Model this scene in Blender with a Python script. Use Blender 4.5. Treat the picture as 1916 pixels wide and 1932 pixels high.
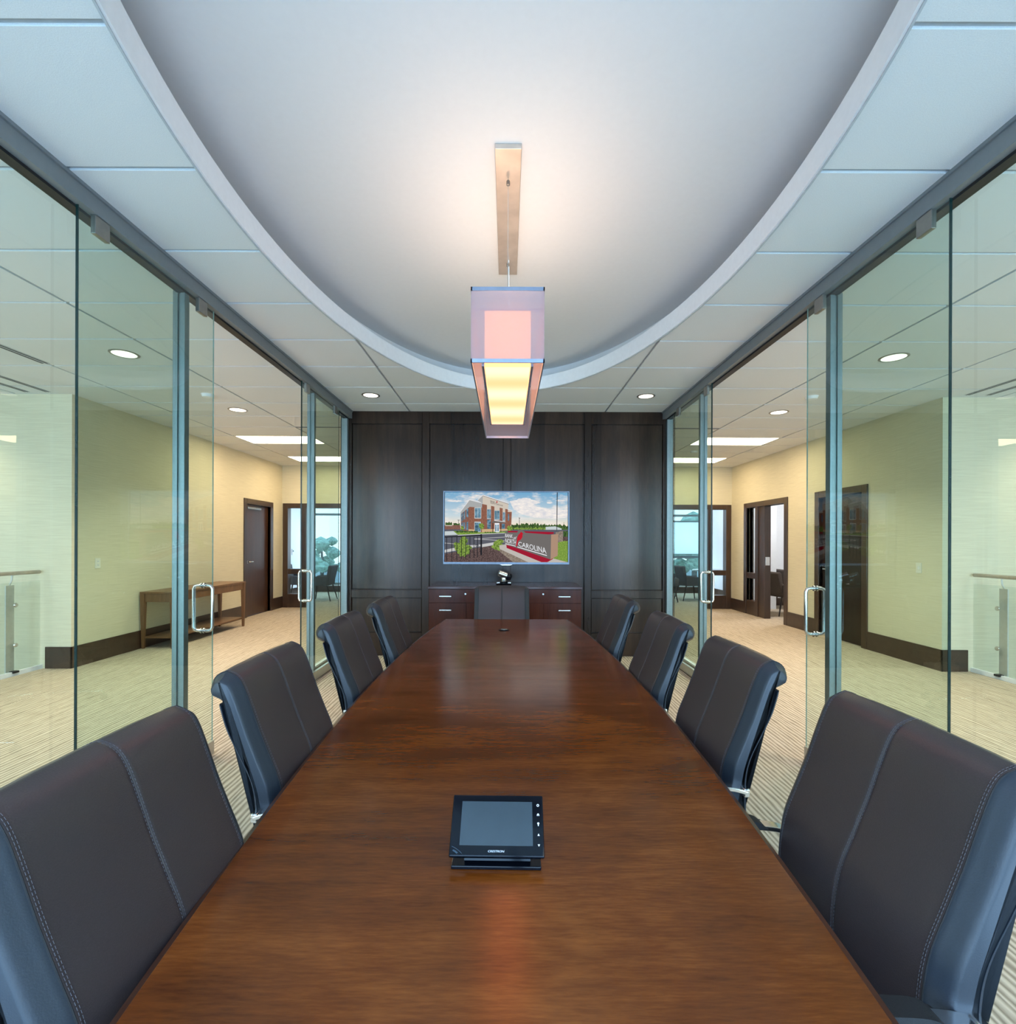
import bpy, math, random
from mathutils import Vector, Matrix
random.seed(7)
PI = math.pi
S = bpy.context.scene
for o in list(bpy.data.objects): bpy.data.objects.remove(o)
COL = S.collection

# ------------------------------------------------------------ camera, sky, big lights, exposure
EYE = 1.42
FP = 933.0
cd = bpy.data.cameras.new('camera'); cam = bpy.data.objects.new('camera', cd); COL.objects.link(cam)
cam.location = (0, 0, EYE); cam.rotation_euler = (PI/2, math.radians(-.2), 0)
cd.sensor_fit = 'HORIZONTAL'; cd.sensor_width = 36; cd.lens = 36*FP/1916
cd.shift_x = 2/1916; cd.shift_y = 57/1916; cd.clip_start = .05; cd.clip_end = 300
S.camera = cam
S.view_settings.view_transform = 'Standard'; S.view_settings.look = 'None'
S.view_settings.exposure = 0.0; S.view_settings.gamma = 1
S.view_settings.use_curve_mapping = False
W = bpy.data.worlds.new('world'); S.world = W; W.use_nodes = True
wn = W.node_tree; wn.nodes.clear()
wo = wn.nodes.new('ShaderNodeOutputWorld'); wb = wn.nodes.new('ShaderNodeBackground')
wt = wn.nodes.new('ShaderNodeTexCoord'); ws = wn.nodes.new('ShaderNodeSeparateXYZ'); wr = wn.nodes.new('ShaderNodeValToRGB')
wn.links.new(wt.outputs['Generated'], ws.inputs[0]); wn.links.new(ws.outputs['Z'], wr.inputs[0])
wr.color_ramp.elements[0].position = 0.0; wr.color_ramp.elements[0].color = (.80, .92, 1, 1)
wr.color_ramp.elements[1].position = .6; wr.color_ramp.elements[1].color = (.35, .6, 1, 1)
wn.links.new(wr.outputs[0], wb.inputs[0]); wb.inputs[1].default_value = 2.6
wn.links.new(wb.outputs[0], wo.inputs[0])

def area(name, loc, rot, sx, sy, power, color, spread=PI):
    l = bpy.data.lights.new(name, 'AREA'); l.shape = 'RECTANGLE'; l.size = sx; l.size_y = sy
    l.energy = power; l.color = color; l.spread = spread
    o = bpy.data.objects.new(name, l); COL.objects.link(o); o.location = loc; o.rotation_euler = rot
    return o
DAY = (.40, .67, 1.0)
YF = -.87            # inner face of the street-side wall behind the camera
area('daylight', (0, YF-.30, 1.55), (PI/2, 0, 0), 3.6, 2.7, 170, DAY)
for s in (-1, 1):
    area('daylight', (s*3.55, YF-.30, 1.55), (PI/2, 0, 0), 1.1, 2.7, 120, (.66, .83, 1.0))
    area('daylight', (s*6.6, YF-.30, 1.0), (PI/2, 0, 0), 2.6, 4.2, 150, (.86, .94, 1.0))
    area('daylight', (s*4.7, 14.35, 1.3), (-PI/2, 0, 0), 2.0, 1.9, 60, (.62, .86, 1.0))

# ------------------------------------------------------------ materials
def nt(name):
    m = bpy.data.materials.new(name); m.use_nodes = True
    t = m.node_tree; t.nodes.clear()
    out = t.nodes.new('ShaderNodeOutputMaterial')
    return m, t, out
def N(t, kind, **kw):
    n = t.nodes.new('ShaderNode'+kind)
    for k, v in kw.items():
        if k in n.inputs.keys(): n.inputs[k].default_value = v
        else: setattr(n, k, v)
    return n
def c4(c): return (c[0], c[1], c[2], 1)
def srgb(r, g, b):
    f = lambda v: ((v/255+.055)/1.055)**2.4 if v/255 > .04045 else v/255/12.92
    return (f(r), f(g), f(b))
def ramp(t, src, stops):
    r = t.nodes.new('ShaderNodeValToRGB'); e = r.color_ramp.elements
    while len(e) < len(stops): e.new(.5)
    for i, (p, c) in enumerate(stops): e[i].position = p; e[i].color = c4(c)
    t.links.new(src, r.inputs[0]); return r
def mapping(t, scale, rot=(0,0,0), coord='Object'):
    tc = t.nodes.new('ShaderNodeTexCoord'); mp = t.nodes.new('ShaderNodeMapping')
    mp.inputs['Scale'].default_value = scale; mp.inputs['Rotation'].default_value = rot
    t.links.new(tc.outputs[coord], mp.inputs[0]); return mp
def bump(t, src, strength, dist, bs):
    b = t.nodes.new('ShaderNodeBump'); b.inputs['Strength'].default_value = strength; b.inputs['Distance'].default_value = dist
    t.links.new(src, b.inputs['Height']); t.links.new(b.outputs[0], bs.inputs['Normal'])
def plain(name, col, rough=.5, metal=0, noise=.06, nscale=30, bmp=0, coat=0, spec=.5):
    m, t, out = nt(name)
    bs = N(t, 'BsdfPrincipled', Roughness=rough, Metallic=metal)
    bs.inputs['Coat Weight'].default_value = coat; bs.inputs['Specular IOR Level'].default_value = spec
    mp = mapping(t, (1,1,1)); nz = N(t, 'TexNoise', Scale=nscale, Detail=3.0); t.links.new(mp.outputs[0], nz.inputs['Vector'])
    lo = tuple(v*(1-noise) for v in col); hi = tuple(min(1, v*(1+noise)) for v in col)
    r = ramp(t, nz.outputs['Fac'], [(.3, lo), (.7, hi)]); t.links.new(r.outputs[0], bs.inputs['Base Color'])
    if bmp: bump(t, nz.outputs['Fac'], bmp, .002, bs)
    t.links.new(bs.outputs[0], out.inputs[0]); return m
def emis(name, col, strength):
    m, t, out = nt(name); e = N(t, 'Emission', Strength=strength); e.inputs[0].default_value = c4(col)
    t.links.new(e.outputs[0], out.inputs[0]); return m
def wood(name, dark, mid, light, scale, rough=.3, coat=0.0, coatr=.1, axis='X', plank=None, rr=.05, spec=.68):
    """streaky grain that runs along the given axis"""
    m, t, out = nt(name)
    bs = N(t, 'BsdfPrincipled', Roughness=rough)
    bs.inputs['Coat Weight'].default_value = coat; bs.inputs['Coat Roughness'].default_value = coatr
    bs.inputs['Specular IOR Level'].default_value = spec
    st = {'X': (.13, 1, 1), 'Y': (1, .09, 1), 'Z': (1, 1, .06)}[axis]
    mp = mapping(t, tuple(v*scale for v in st))
    n1 = N(t, 'TexNoise', Scale=6.0, Detail=8.0, Roughness=.62, Distortion=.45); t.links.new(mp.outputs[0], n1.inputs['Vector'])
    n2 = N(t, 'TexNoise', Scale=70.0, Detail=4.0, Roughness=.6); t.links.new(mp.outputs[0], n2.inputs['Vector'])
    st3 = {'X': (.5, 1, 1), 'Y': (1, .5, 1), 'Z': (1, 1, .3)}[axis]
    mp3 = mapping(t, tuple(v*scale*.35 for v in st3))
    n3 = N(t, 'TexNoise', Scale=3.0, Detail=3.0, Distortion=1.5); t.links.new(mp3.outputs[0], n3.inputs['Vector'])
    mx = N(t, 'Mix', data_type='FLOAT'); mx.inputs[0].default_value = .40
    t.links.new(n1.outputs['Fac'], mx.inputs[2]); t.links.new(n2.outputs['Fac'], mx.inputs[3])
    mx2 = N(t, 'Mix', data_type='FLOAT'); mx2.inputs[0].default_value = .35
    t.links.new(mx.outputs[0], mx2.inputs[2]); t.links.new(n3.outputs['Fac'], mx2.inputs[3])
    src = mx2.outputs[0]
    if plank:      # tone change from board to board
        tc = t.nodes.new('ShaderNodeTexCoord'); sp = t.nodes.new('ShaderNodeSeparateXYZ'); t.links.new(tc.outputs['Object'], sp.inputs[0])
        d = N(t, 'Math', operation='MULTIPLY'); d.inputs[1].default_value = 1/plank; t.links.new(sp.outputs['X'], d.inputs[0])
        f = N(t, 'Math', operation='FLOOR'); t.links.new(d.outputs[0], f.inputs[0])
        wnz = t.nodes.new('ShaderNodeTexWhiteNoise'); wnz.noise_dimensions = '1D'; t.links.new(f.outputs[0], wnz.inputs['W'])
        mx3 = N(t, 'Mix', data_type='FLOAT'); mx3.inputs[0].default_value = .2
        t.links.new(src, mx3.inputs[2]); t.links.new(wnz.outputs['Value'], mx3.inputs[3]); src = mx3.outputs[0]
    r = ramp(t, src, [(.32, dark), (.5, mid), (.70, light)]); t.links.new(r.outputs[0], bs.inputs['Base Color'])
    bump(t, n2.outputs['Fac'], rr, .001, bs)
    t.links.new(bs.outputs[0], out.inputs[0]); return m
def glassmat(name, tint, ior=1.5, refl=1.0):
    m, t, out = nt(name)
    tr = t.nodes.new('ShaderNodeBsdfTransparent'); tr.inputs[0].default_value = c4(tint)
    gl = t.nodes.new('ShaderNodeBsdfGlossy'); gl.inputs['Roughness'].default_value = .0; gl.inputs[0].default_value = (refl, refl, refl, 1)
    fr = N(t, 'Fresnel', IOR=ior)
    geo = t.nodes.new('ShaderNodeNewGeometry')       # reflect on outer faces only, so one pane gives one clean reflection
    mu = N(t, 'Math', operation='MULTIPLY'); inv = N(t, 'Math', operation='SUBTRACT'); inv.inputs[0].default_value = 1
    t.links.new(geo.outputs['Backfacing'], inv.inputs[1]); t.links.new(fr.outputs[0], mu.inputs[0]); t.links.new(inv.outputs[0], mu.inputs[1])
    mx = t.nodes.new('ShaderNodeMixShader'); t.links.new(mu.outputs[0], mx.inputs[0]); t.links.new(tr.outputs[0], mx.inputs[1]); t.links.new(gl.outputs[0], mx.inputs[2])
    t.links.new(mx.outputs[0], out.inputs[0]); return m

M = {}
M['tile'] = plain('ceiling_tile', (.76, .775, .785), .9, noise=.05, nscale=260, bmp=.25)
M['grid'] = plain('ceiling_grid', (.50, .53, .56), .6)
M['gridslab'] = plain('ceiling_reveal', (.40, .42, .44), .7)
M['plaster'] = plain('plaster', (.74, .74, .75), .9, noise=.01)
M['ringwhite'] = plain('ring_white', (.88, .88, .90), .45, noise=.02)
M['whitepaint'] = plain('white_paint', (.80, .82, .84), .6, noise=.02)
M['offwall'] = plain('office_paint', (.78, .80, .84), .8, noise=.02)
M['alu'] = plain('brushed_aluminium', (.23, .28, .30), .42, .75, noise=.05, nscale=60)
M['header'] = plain('header_grey', (.22, .235, .245), .5, .2, noise=.03)
M['railmet'] = plain('rail_metal', (.52, .52, .50), .35, .9)
M['steel'] = plain('satin_steel', (.68, .68, .66), .25, 1.0, noise=.03)
M['chrome'] = plain('chrome', (.88, .87, .86), .14, 1.0, noise=.01)
M['postmet'] = plain('post_metal', (.62, .66, .66), .35, .35)
M['clamp'] = plain('clamp_steel', (.33, .31, .29), .35, .9)
M['black'] = plain('black_rubber', (.012, .012, .014), .5)
M['blackgloss'] = plain('black_gloss', (.003, .004, .007), .08, noise=.02, spec=.3)
M['blackpad'] = plain('black_pad', (.008, .008, .009), .7, bmp=.4, nscale=500)
M['glass'] = glassmat('clear_glass', (.885, .955, .935))
M['glassedge'] = plain('glass_edge', (.006, .022, .02), .15)
M['glassedge2'] = plain('glass_edge_pale', (.25, .36, .33), .15)
M['railglass'] = glassmat('rail_glass', (.95, .985, .98))
M['winglass'] = glassmat('window_glass', (.95, .98, .99), refl=.8)
M['shell_wood'] = wood('wall_wood', (.013, .0068, .0045), (.028, .0150, .0098), (.058, .032, .021), 2.2, .23, 0, .22, 'Z', plank=.235, spec=.38, rr=.02)
M['frame_wood'] = wood('frame_wood', (.020, .009, .004), (.045, .020, .009), (.085, .04, .018), 3, .32, .2, .2, 'Z')
M['base_wood'] = wood('base_wood', (.026, .013, .008), (.045, .023, .014), (.07, .036, .022), 3, .35, .2, .2, 'X')
M['door_wood'] = wood('door_wood', (.035, .014, .008), (.06, .025, .014), (.09, .038, .02), 3, .3, .2, .2, 'Z')
M['table_wood'] = wood('table_wood', (.052, .010, .0015), (.140, .033, .0045), (.27, .078, .013), 2.6, .19, .0, .14, 'X', rr=.05, spec=.5)
M['table_edge'] = wood('table_edge', (.022, .007, .003), (.06, .02, .009), (.10, .033, .015), 3, .3, .2, .2, 'Y')
M['cred_wood'] = wood('credenza_wood', (.032, .0055, .0022), (.062, .0125, .0050), (.10, .022, .009), 2.5, .2, 0, .12, 'Z', spec=.3)
M['credtop_wood'] = wood('credenza_top', (.030, .006, .004), (.055, .013, .008), (.09, .022, .012), 2.5, .16, 0, .15, 'X')
M['console_wood'] = wood('console_wood', (.10, .045, .018), (.17, .078, .03), (.26, .13, .055), 5, .35, .1, .2, 'Z')
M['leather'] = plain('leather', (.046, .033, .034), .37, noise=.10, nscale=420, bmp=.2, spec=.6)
M['leather_bluelit'] = plain('leather_bluelit', (.016, .022, .032), .40, noise=.10, nscale=420, bmp=.12, spec=.6)  # same leather, with the blue daylight on sides and shell painted into its colour
M['stitch'] = plain('thread', (.085, .078, .088), .7)
M['canopy'] = plain('brushed_canopy', (.62, .52, .44), .4, .45, noise=.12, nscale=8)
M['lampframe'] = plain('lamp_frame', (.40, .45, .58), .3, .8)
M['can_ring'] = plain('downlight_ring', (.28, .26, .24), .35, .8)
M['fabric'] = plain('chair_fabric', (.075, .08, .09), .8, noise=.35, nscale=120)
M['fabric2'] = plain('chair_fabric_brown', (.085, .065, .058), .8, noise=.4, nscale=110)
M['legwood'] = plain('chair_leg_wood', (.02, .012, .009), .4)
M['leaf'] = plain('leaf', (.36, .50, .38), .8, noise=.5, nscale=4)  # green paled: bright outdoor haze is put into the colour
M['ground'] = plain('outside_ground', (.35, .38, .35), .9, noise=.2, nscale=1)
M['shade'] = None

def carpet():
    m, t, out = nt('carpet')
    bs = N(t, 'BsdfPrincipled', Roughness=.95); bs.inputs['Specular IOR Level'].default_value = .15
    mp = mapping(t, (1, 1, 1))
    nz = N(t, 'TexNoise', Scale=2.2, Detail=3.0); t.links.new(mp.outputs[0], nz.inputs['Vector'])
    # wavering ribs that run away from the camera
    mpw = mapping(t, (1, .12, 1)); nw = N(t, 'TexNoise', Scale=14.0, Detail=2.0); t.links.new(mpw.outputs[0], nw.inputs['Vector'])
    sp = t.nodes.new('ShaderNodeSeparateXYZ'); t.links.new(mp.outputs[0], sp.inputs[0])
    a = N(t, 'Math', operation='MULTIPLY_ADD'); a.inputs[1].default_value = .06
    t.links.new(nw.outputs['Fac'], a.inputs[0]); t.links.new(sp.outputs['X'], a.inputs[2])
    b = N(t, 'Math', operation='MULTIPLY'); b.inputs[1].default_value = 2*PI/.031; t.links.new(a.outputs[0], b.inputs[0])
    s = N(t, 'Math', operation='SINE'); t.links.new(b.outputs[0], s.inputs[0])
    s2 = N(t, 'Math', operation='MULTIPLY_ADD'); s2.inputs[1].default_value = .5; s2.inputs[2].default_value = .5; t.links.new(s.outputs[0], s2.inputs[0])
    mpf = mapping(t, (60, 9, 1)); nf = N(t, 'TexNoise', Scale=1.0, Detail=3.0, Roughness=.7); t.links.new(mpf.outputs[0], nf.inputs['Vector'])
    mx = N(t, 'Mix', data_type='FLOAT'); mx.inputs[0].default_value = .5
    t.links.new(s2.outputs[0], mx.inputs[2]); t.links.new(nf.outputs['Fac'], mx.inputs[3])
    r = ramp(t, mx.outputs[0], [(.10, (.17, .130, .09)), (.42, (.43, .35, .26)), (.85, (.67, .565, .44))])
    t.links.new(r.outputs[0], bs.inputs['Base Color'])
    bump(t, mx.outputs[0], .5, .004, bs)
    t.links.new(bs.outputs[0], out.inputs[0]); return m
M['carpet'] = carpet()
def wallpaper(name, lo, hi):
    m, t, out = nt(name)
    bs = N(t, 'BsdfPrincipled', Roughness=.75)
    mp = mapping(t, (3.5, 3.5, 150)); n1 = N(t, 'TexNoise', Scale=1.0, Detail=4.0, Roughness=.6); t.links.new(mp.outputs[0], n1.inputs['Vector'])
    r = ramp(t, n1.outputs['Fac'], [(.3, lo), (.7, hi)]); t.links.new(r.outputs[0], bs.inputs['Base Color'])
    bump(t, n1.outputs['Fac'], .3, .002, bs)
    t.links.new(bs.outputs[0], out.inputs[0]); return m
M['paper'] = wallpaper('grasscloth', (.66, .605, .455), (.78, .725, .555))
def shade_mat(name, col, trans=.65):
    m, t, out = nt(name)
    a = t.nodes.new('ShaderNodeBsdfDiffuse'); a.inputs[0].default_value = c4(col)
    b = t.nodes.new('ShaderNodeBsdfTranslucent'); b.inputs[0].default_value = c4(col)
    mx = t.nodes.new('ShaderNodeMixShader'); mx.inputs[0].default_value = trans
    t.links.new(a.outputs[0], mx.inputs[1]); t.links.new(b.outputs[0], mx.inputs[2]); t.links.new(mx.outputs[0], out.inputs[0]); return m
M['rollershade'] = shade_mat('roller_shade', (.85, .88, .9))
def organza(name, col, alpha):
    m, t, out = nt(name)
    a = t.nodes.new('ShaderNodeBsdfDiffuse'); a.inputs[0].default_value = c4(col)
    b = t.nodes.new('ShaderNodeBsdfTranslucent'); b.inputs[0].default_value = c4(col)
    mx = t.nodes.new('ShaderNodeMixShader'); mx.inputs[0].default_value = .5
    t.links.new(a.outputs[0], mx.inputs[1]); t.links.new(b.outputs[0], mx.inputs[2])
    tr = t.nodes.new('ShaderNodeBsdfTransparent'); m2 = t.nodes.new('ShaderNodeMixShader'); m2.inputs[0].default_value = alpha
    t.links.new(tr.outputs[0], m2.inputs[1]); t.links.new(mx.outputs[0], m2.inputs[2]); t.links.new(m2.outputs[0], out.inputs[0]); return m
M['organza'] = organza('lamp_organza', (.60, .50, .54), .55)
M['can_light'] = emis('can_light', (1, .93, .78), 2.5)
M['troffer'] = emis('troffer_light', (1, .78, .48), 17)
# inner lamp box: warm, with soft bands from the bulbs inside
def lampglow(name, col1, col2, s):
    m, t, out = nt(name); e = N(t, 'Emission', Strength=s)
    mp = mapping(t, (1,1,1)); sp = t.nodes.new('ShaderNodeSeparateXYZ'); t.links.new(mp.outputs[0], sp.inputs[0])
    k = N(t, 'Math', operation='MULTIPLY'); k.inputs[1].default_value = 2*PI/.36; t.links.new(sp.outputs['Y'], k.inputs[0])
    sn = N(t, 'Math', operation='SINE'); t.links.new(k.outputs[0], sn.inputs[0])
    ad = N(t, 'Math', operation='MULTIPLY_ADD'); ad.inputs[1].default_value = .5; ad.inputs[2].default_value = .5; t.links.new(sn.outputs[0], ad.inputs[0])
    r = ramp(t, ad.outputs[0], [(0, col1), (1, col2)]); t.links.new(r.outputs[0], e.inputs[0]); t.links.new(e.outputs[0], out.inputs[0]); return m
M['lampdiff'] = lampglow('lamp_diffuser', (1, .235, .11), (1, .33, .215), 3.5)
M['lampside'] = emis('lamp_side', (1, .41, .17), 2.7)
M['lamptop'] = emis('lamp_top', (1, .70, .50), 14)

# ------------------------------------------------------------ mesh helpers
class MB:
    def __init__(s): s.v = []; s.f = []; s.mi = []; s.m = 0
    def face(s, pts):
        b = len(s.v); s.v += [tuple(p) for p in pts]; s.f.append(tuple(range(b, b+len(pts)))); s.mi.append(s.m)
    def box(s, x0, x1, y0, y1, z0, z1):
        x0, x1 = min(x0, x1), max(x0, x1); y0, y1 = min(y0, y1), max(y0, y1); z0, z1 = min(z0, z1), max(z0, z1)
        b = len(s.v)
        s.v += [(x0,y0,z0),(x1,y0,z0),(x1,y1,z0),(x0,y1,z0),(x0,y0,z1),(x1,y0,z1),(x1,y1,z1),(x0,y1,z1)]
        for q in ((0,3,2,1),(4,5,6,7),(0,1,5,4),(1,2,6,5),(2,3,7,6),(3,0,4,7)): s.f.append(tuple(b+i for i in q)); s.mi.append(s.m)
        return s
    def prism(s, poly, z0, z1, f=lambda x, y, z: (x, y, z)):
        n = len(poly); b = len(s.v)
        s.v += [f(p[0], p[1], z0) for p in poly] + [f(p[0], p[1], z1) for p in poly]
        s.f.append(tuple(b+i for i in reversed(range(n)))); s.f.append(tuple(b+n+i for i in range(n))); s.mi += [s.m]*2
        for i in range(n):
            j = (i+1) % n; s.f.append((b+i, b+j, b+n+j, b+n+i)); s.mi.append(s.m)
        return s
    def tube(s, path, r, n=10, closed=False, cap=True):
        P = [Vector(p) for p in path]; L = len(P); R = r if isinstance(r, (list, tuple)) else [r]*L
        rings = []; up = None
        for i, p in enumerate(P):
            a = P[(i-1) % L] if (i > 0 or closed) else p; c = P[(i+1) % L] if (i < L-1 or closed) else p
            t = (c-a).normalized()
            if up is None: up = Vector((0,0,1)) if abs(t.z) < .9 else Vector((1,0,0))
            u = (up - t*up.dot(t)).normalized(); w = t.cross(u); up = u
            rings.append([tuple(p + (u*math.cos(2*PI*k/n) + w*math.sin(2*PI*k/n))*R[i]) for k in range(n)])
        b = len(s.v)
        for q in rings: s.v += q
        for i in range(L if closed else L-1):
            for k in range(n):
                a0 = b+i*n+k; a1 = b+i*n+(k+1) % n; c0 = b+((i+1) % L)*n+k; c1 = b+((i+1) % L)*n+(k+1) % n
                s.f.append((a0, a1, c1, c0)); s.mi.append(s.m)
        if cap and not closed:
            s.f.append(tuple(b+k for k in reversed(range(n)))); s.f.append(tuple(b+(L-1)*n+k for k in range(n))); s.mi += [s.m]*2
        return s
    def lathe(s, prof, n=24, c=(0,0,0), axis='Z'):
        b = len(s.v)
        for (r, z) in prof:
            for k in range(n):
                a = 2*PI*k/n; x, y = r*math.cos(a), r*math.sin(a)
                q = {'Z': (x, y, z), 'X': (z, x, y), 'Y': (x, z, y)}[axis]
                s.v.append((c[0]+q[0], c[1]+q[1], c[2]+q[2]))
        for i in range(len(prof)-1):
            for k in range(n):
                s.f.append((b+i*n+k, b+i*n+(k+1) % n, b+(i+1)*n+(k+1) % n, b+(i+1)*n+k)); s.mi.append(s.m)
        s.f.append(tuple(b+k for k in reversed(range(n)))); s.f.append(tuple(b+(len(prof)-1)*n+k for k in range(n))); s.mi += [s.m]*2
        return s
    def xform(s, mat, start=0):
        for i in range(start, len(s.v)): s.v[i] = tuple(mat @ Vector(s.v[i]))
        return s
    def build(s, name, mats, parent=None, smooth=False, bevel=0, seg=2, loc=None, weld=True, angle=40):
        me = bpy.data.meshes.new(name); me.from_pydata(s.v, [], s.f)
        mats = mats if isinstance(mats, (list, tuple)) else [mats]
        for m in mats: me.materials.append(m)
        for p, i in zip(me.polygons, s.mi): p.material_index = i
        import bmesh
        bm = bmesh.new(); bm.from_mesh(me)
        if weld: bmesh.ops.recalc_face_normals(bm, faces=bm.faces)
        bm.to_mesh(me); bm.free()
        if smooth:
            for p in me.polygons: p.use_smooth = True
            try: me.set_sharp_from_angle(angle=math.radians(angle))
            except Exception: pass
        o = bpy.data.objects.new(name, me); COL.objects.link(o)
        if parent: o.parent = parent
        if loc: o.location = loc
        if bevel:
            b = o.modifiers.new('bevel', 'BEVEL'); b.width = bevel; b.segments = seg; b.limit_method = 'ANGLE'; b.angle_limit = math.radians(40)
        return o
def thing(name, label, cat, loc=(0,0,0), rz=0, group=None):
    o = bpy.data.objects.new(name, None); COL.objects.link(o); o.location = loc; o.rotation_euler = (0, 0, rz)
    o.empty_display_size = .1
    return tag(o, label, cat, group)
def tag(o, label=None, cat=None, group=None, kind=None):
    if label: o['label'] = label
    if cat: o['category'] = cat
    if group: o['group'] = group
    if kind: o['kind'] = kind
    return o
def struct(o): o['kind'] = 'structure'; return o
CH = {}
def kids(o): return [c for c in bpy.data.objects if c.parent == o]
def copy_tree(o, parent=None):
    c = o.copy(); COL.objects.link(c); c.parent = parent
    if parent: c.matrix_parent_inverse = o.matrix_parent_inverse.copy()
    for ch in kids(o): copy_tree(ch, c)
    return c
def spl(P, sub=5):
    out = []
    for i in range(len(P)-1):
        p0 = P[max(i-1, 0)]; p1 = P[i]; p2 = P[i+1]; p3 = P[min(i+2, len(P)-1)]
        for k in range(sub):
            t = k/sub
            out.append(tuple(.5*((2*b)+(-a+c)*t+(2*a-5*b+4*c-d)*t*t+(-a+3*b-3*c+d)*t**3) for a, b, c, d in zip(p0, p1, p2, p3)))
    out.append(tuple(P[-1])); return out

CZ = 3.05
GY0, GS = 2.165, .6096
WX = 4.84          # corridor side walls
YW = 5.5           # walls that face the camera beside the voids
YB = 10.65         # back wall of the corridors
# ------------------------------------------------------------ structure: floor
b = MB()
b.box(-5.15, 5.15, YF, YW+.1, -.3, 0); b.box(-5.9, 8, YW+.1, 14.0, -.3, 0)
struct(b.build('floor', M['carpet']))
b = MB(); b.box(-8, 8, YF, 6, -3.4, -3.2); struct(b.build('floor_lower', M['carpet']))
# ceiling: grid slab with lay-in tiles, oval opening cut through
EC, EA, EB = 2.65, 1.37, 2.67
def ell(a, bb, n=128): return [(a*math.cos(2*PI*k/n), EC+bb*math.sin(2*PI*k/n)) for k in range(n)]
xs_all = sorted([0, 1.22, -1.22, 3.02, 4.24, 5.46, 6.68, -3.02, -4.24, -5.46, -6.68, -8.0, 8.0, 1.98, -1.98])
ys = [GY0+GS*k for k in range(-6, 21)]
ys = [y for y in ys if YF < y < 14.0]; ys = [YF-.05]+ys+[14.0]
b = MB(); g = .0115
TROF = [(s*3.63, 7.955) for s in (-1, 1)] + [(s*3.63, 9.785) for s in (-1, 1)]
tiles = MB()
for i in range(len(xs_all)-1):
    for j in range(len(ys)-1):
        x0, x1, y0, y1 = xs_all[i], xs_all[i+1], ys[j], ys[j+1]
        if any(abs((x0+x1)/2-tx) < .3 and abs((y0+y1)/2-ty) < .2 for tx, ty in TROF): continue
        tiles.box(x0+g, x1-g, y0+g, y1-g, CZ, CZ+.02)
tl = tiles.build('ceiling', M['tile'])
slab = MB(); slab.box(-8, 8, YF, 14.0, CZ+.011, CZ+.04); sl = slab.build('ceiling_grid', M['gridslab'])
cut = MB(); cut.prism(ell(EA+.019, EB+.019), CZ-.2, CZ+.2); ct = cut.build('oval_cutter', M['grid'])
dg = None
for o in (tl, sl):
    md = o.modifiers.new('oval', 'BOOLEAN'); md.operation = 'DIFFERENCE'; md.object = ct; md.solver = 'EXACT'
bpy.context.view_layer.update(); dg = bpy.context.evaluated_depsgraph_get()
for o in (tl, sl):
    me = bpy.data.meshes.new_from_object(o.evaluated_get(dg)); o.modifiers.clear(); o.data = me
bpy.data.objects.remove(ct)
struct(tl); struct(sl)
# roof over everything + raised oval ceiling
b = MB(); b.box(-8.2, 8.2, YF-.2, 14.2, 3.62, 3.8); struct(b.build('ceiling_deck', M['plaster']))
RZ = 3.30
b = MB(); b.prism(ell(EA+.16, EB+.16), RZ, RZ+.05); struct(b.build('ceiling_oval', M['plaster']))
# pocket behind the fascia (closes the cove)
b = MB()
o1 = ell(EA+.16, EB+.16); o2 = ell(EA+.18, EB+.18); n = len(o1)
for k in range(n):
    j = (k+1) % n
    for (A, z0, z1) in ((o1, CZ+.03, RZ),): b.face([(*A[k], z0), (*A[j], z0), (*A[j], z1), (*A[k], z1)])
    b.face([(*o2[k], CZ+.03), (*o2[j], CZ+.03), (*o2[j], RZ), (*o2[k], RZ)])
struct(b.build('ceiling_cove', M['plaster'], smooth=True))
# fascia ring
b = MB(); i1 = ell(EA, EB); i0 = ell(EA+.010, EB+.010)
zb, zt = CZ-.004, CZ+.125
for k in range(n):
    j = (k+1) % n
    b.face([(*i1[k], zb), (*i1[j], zb), (*i1[j], zt), (*i1[k], zt)]); b.face([(*i0[k], zb), (*i0[j], zb), (*i0[j], zt), (*i0[k], zt)])
    b.face([(*i1[k], zb), (*i1[j], zb), (*i0[j], zb), (*i0[k], zb)]); b.face([(*i1[k], zt), (*i1[j], zt), (*i0[j], zt), (*i0[k], zt)])
struct(b.build('trim_1', M['ringwhite'], smooth=True))
b = MB(); i1 = ell(EA+.010, EB+.010); i0 = ell(EA+.018, EB+.018)
for k in range(n):
    j = (k+1) % n; z0, z1 = CZ-.009, CZ+.012
    b.face([(*i1[k], z0), (*i1[j], z0), (*i1[j], z1), (*i1[k], z1)]); b.face([(*i0[k], z0), (*i0[j], z0), (*i0[j], z1), (*i0[k], z1)])
    b.face([(*i1[k], z0), (*i1[j], z0), (*i0[j], z0), (*i0[k], z0)])
struct(b.build('trim_2', M['grid'], smooth=True))

# ------------------------------------------------------------ walls
H = CZ+.06
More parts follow.
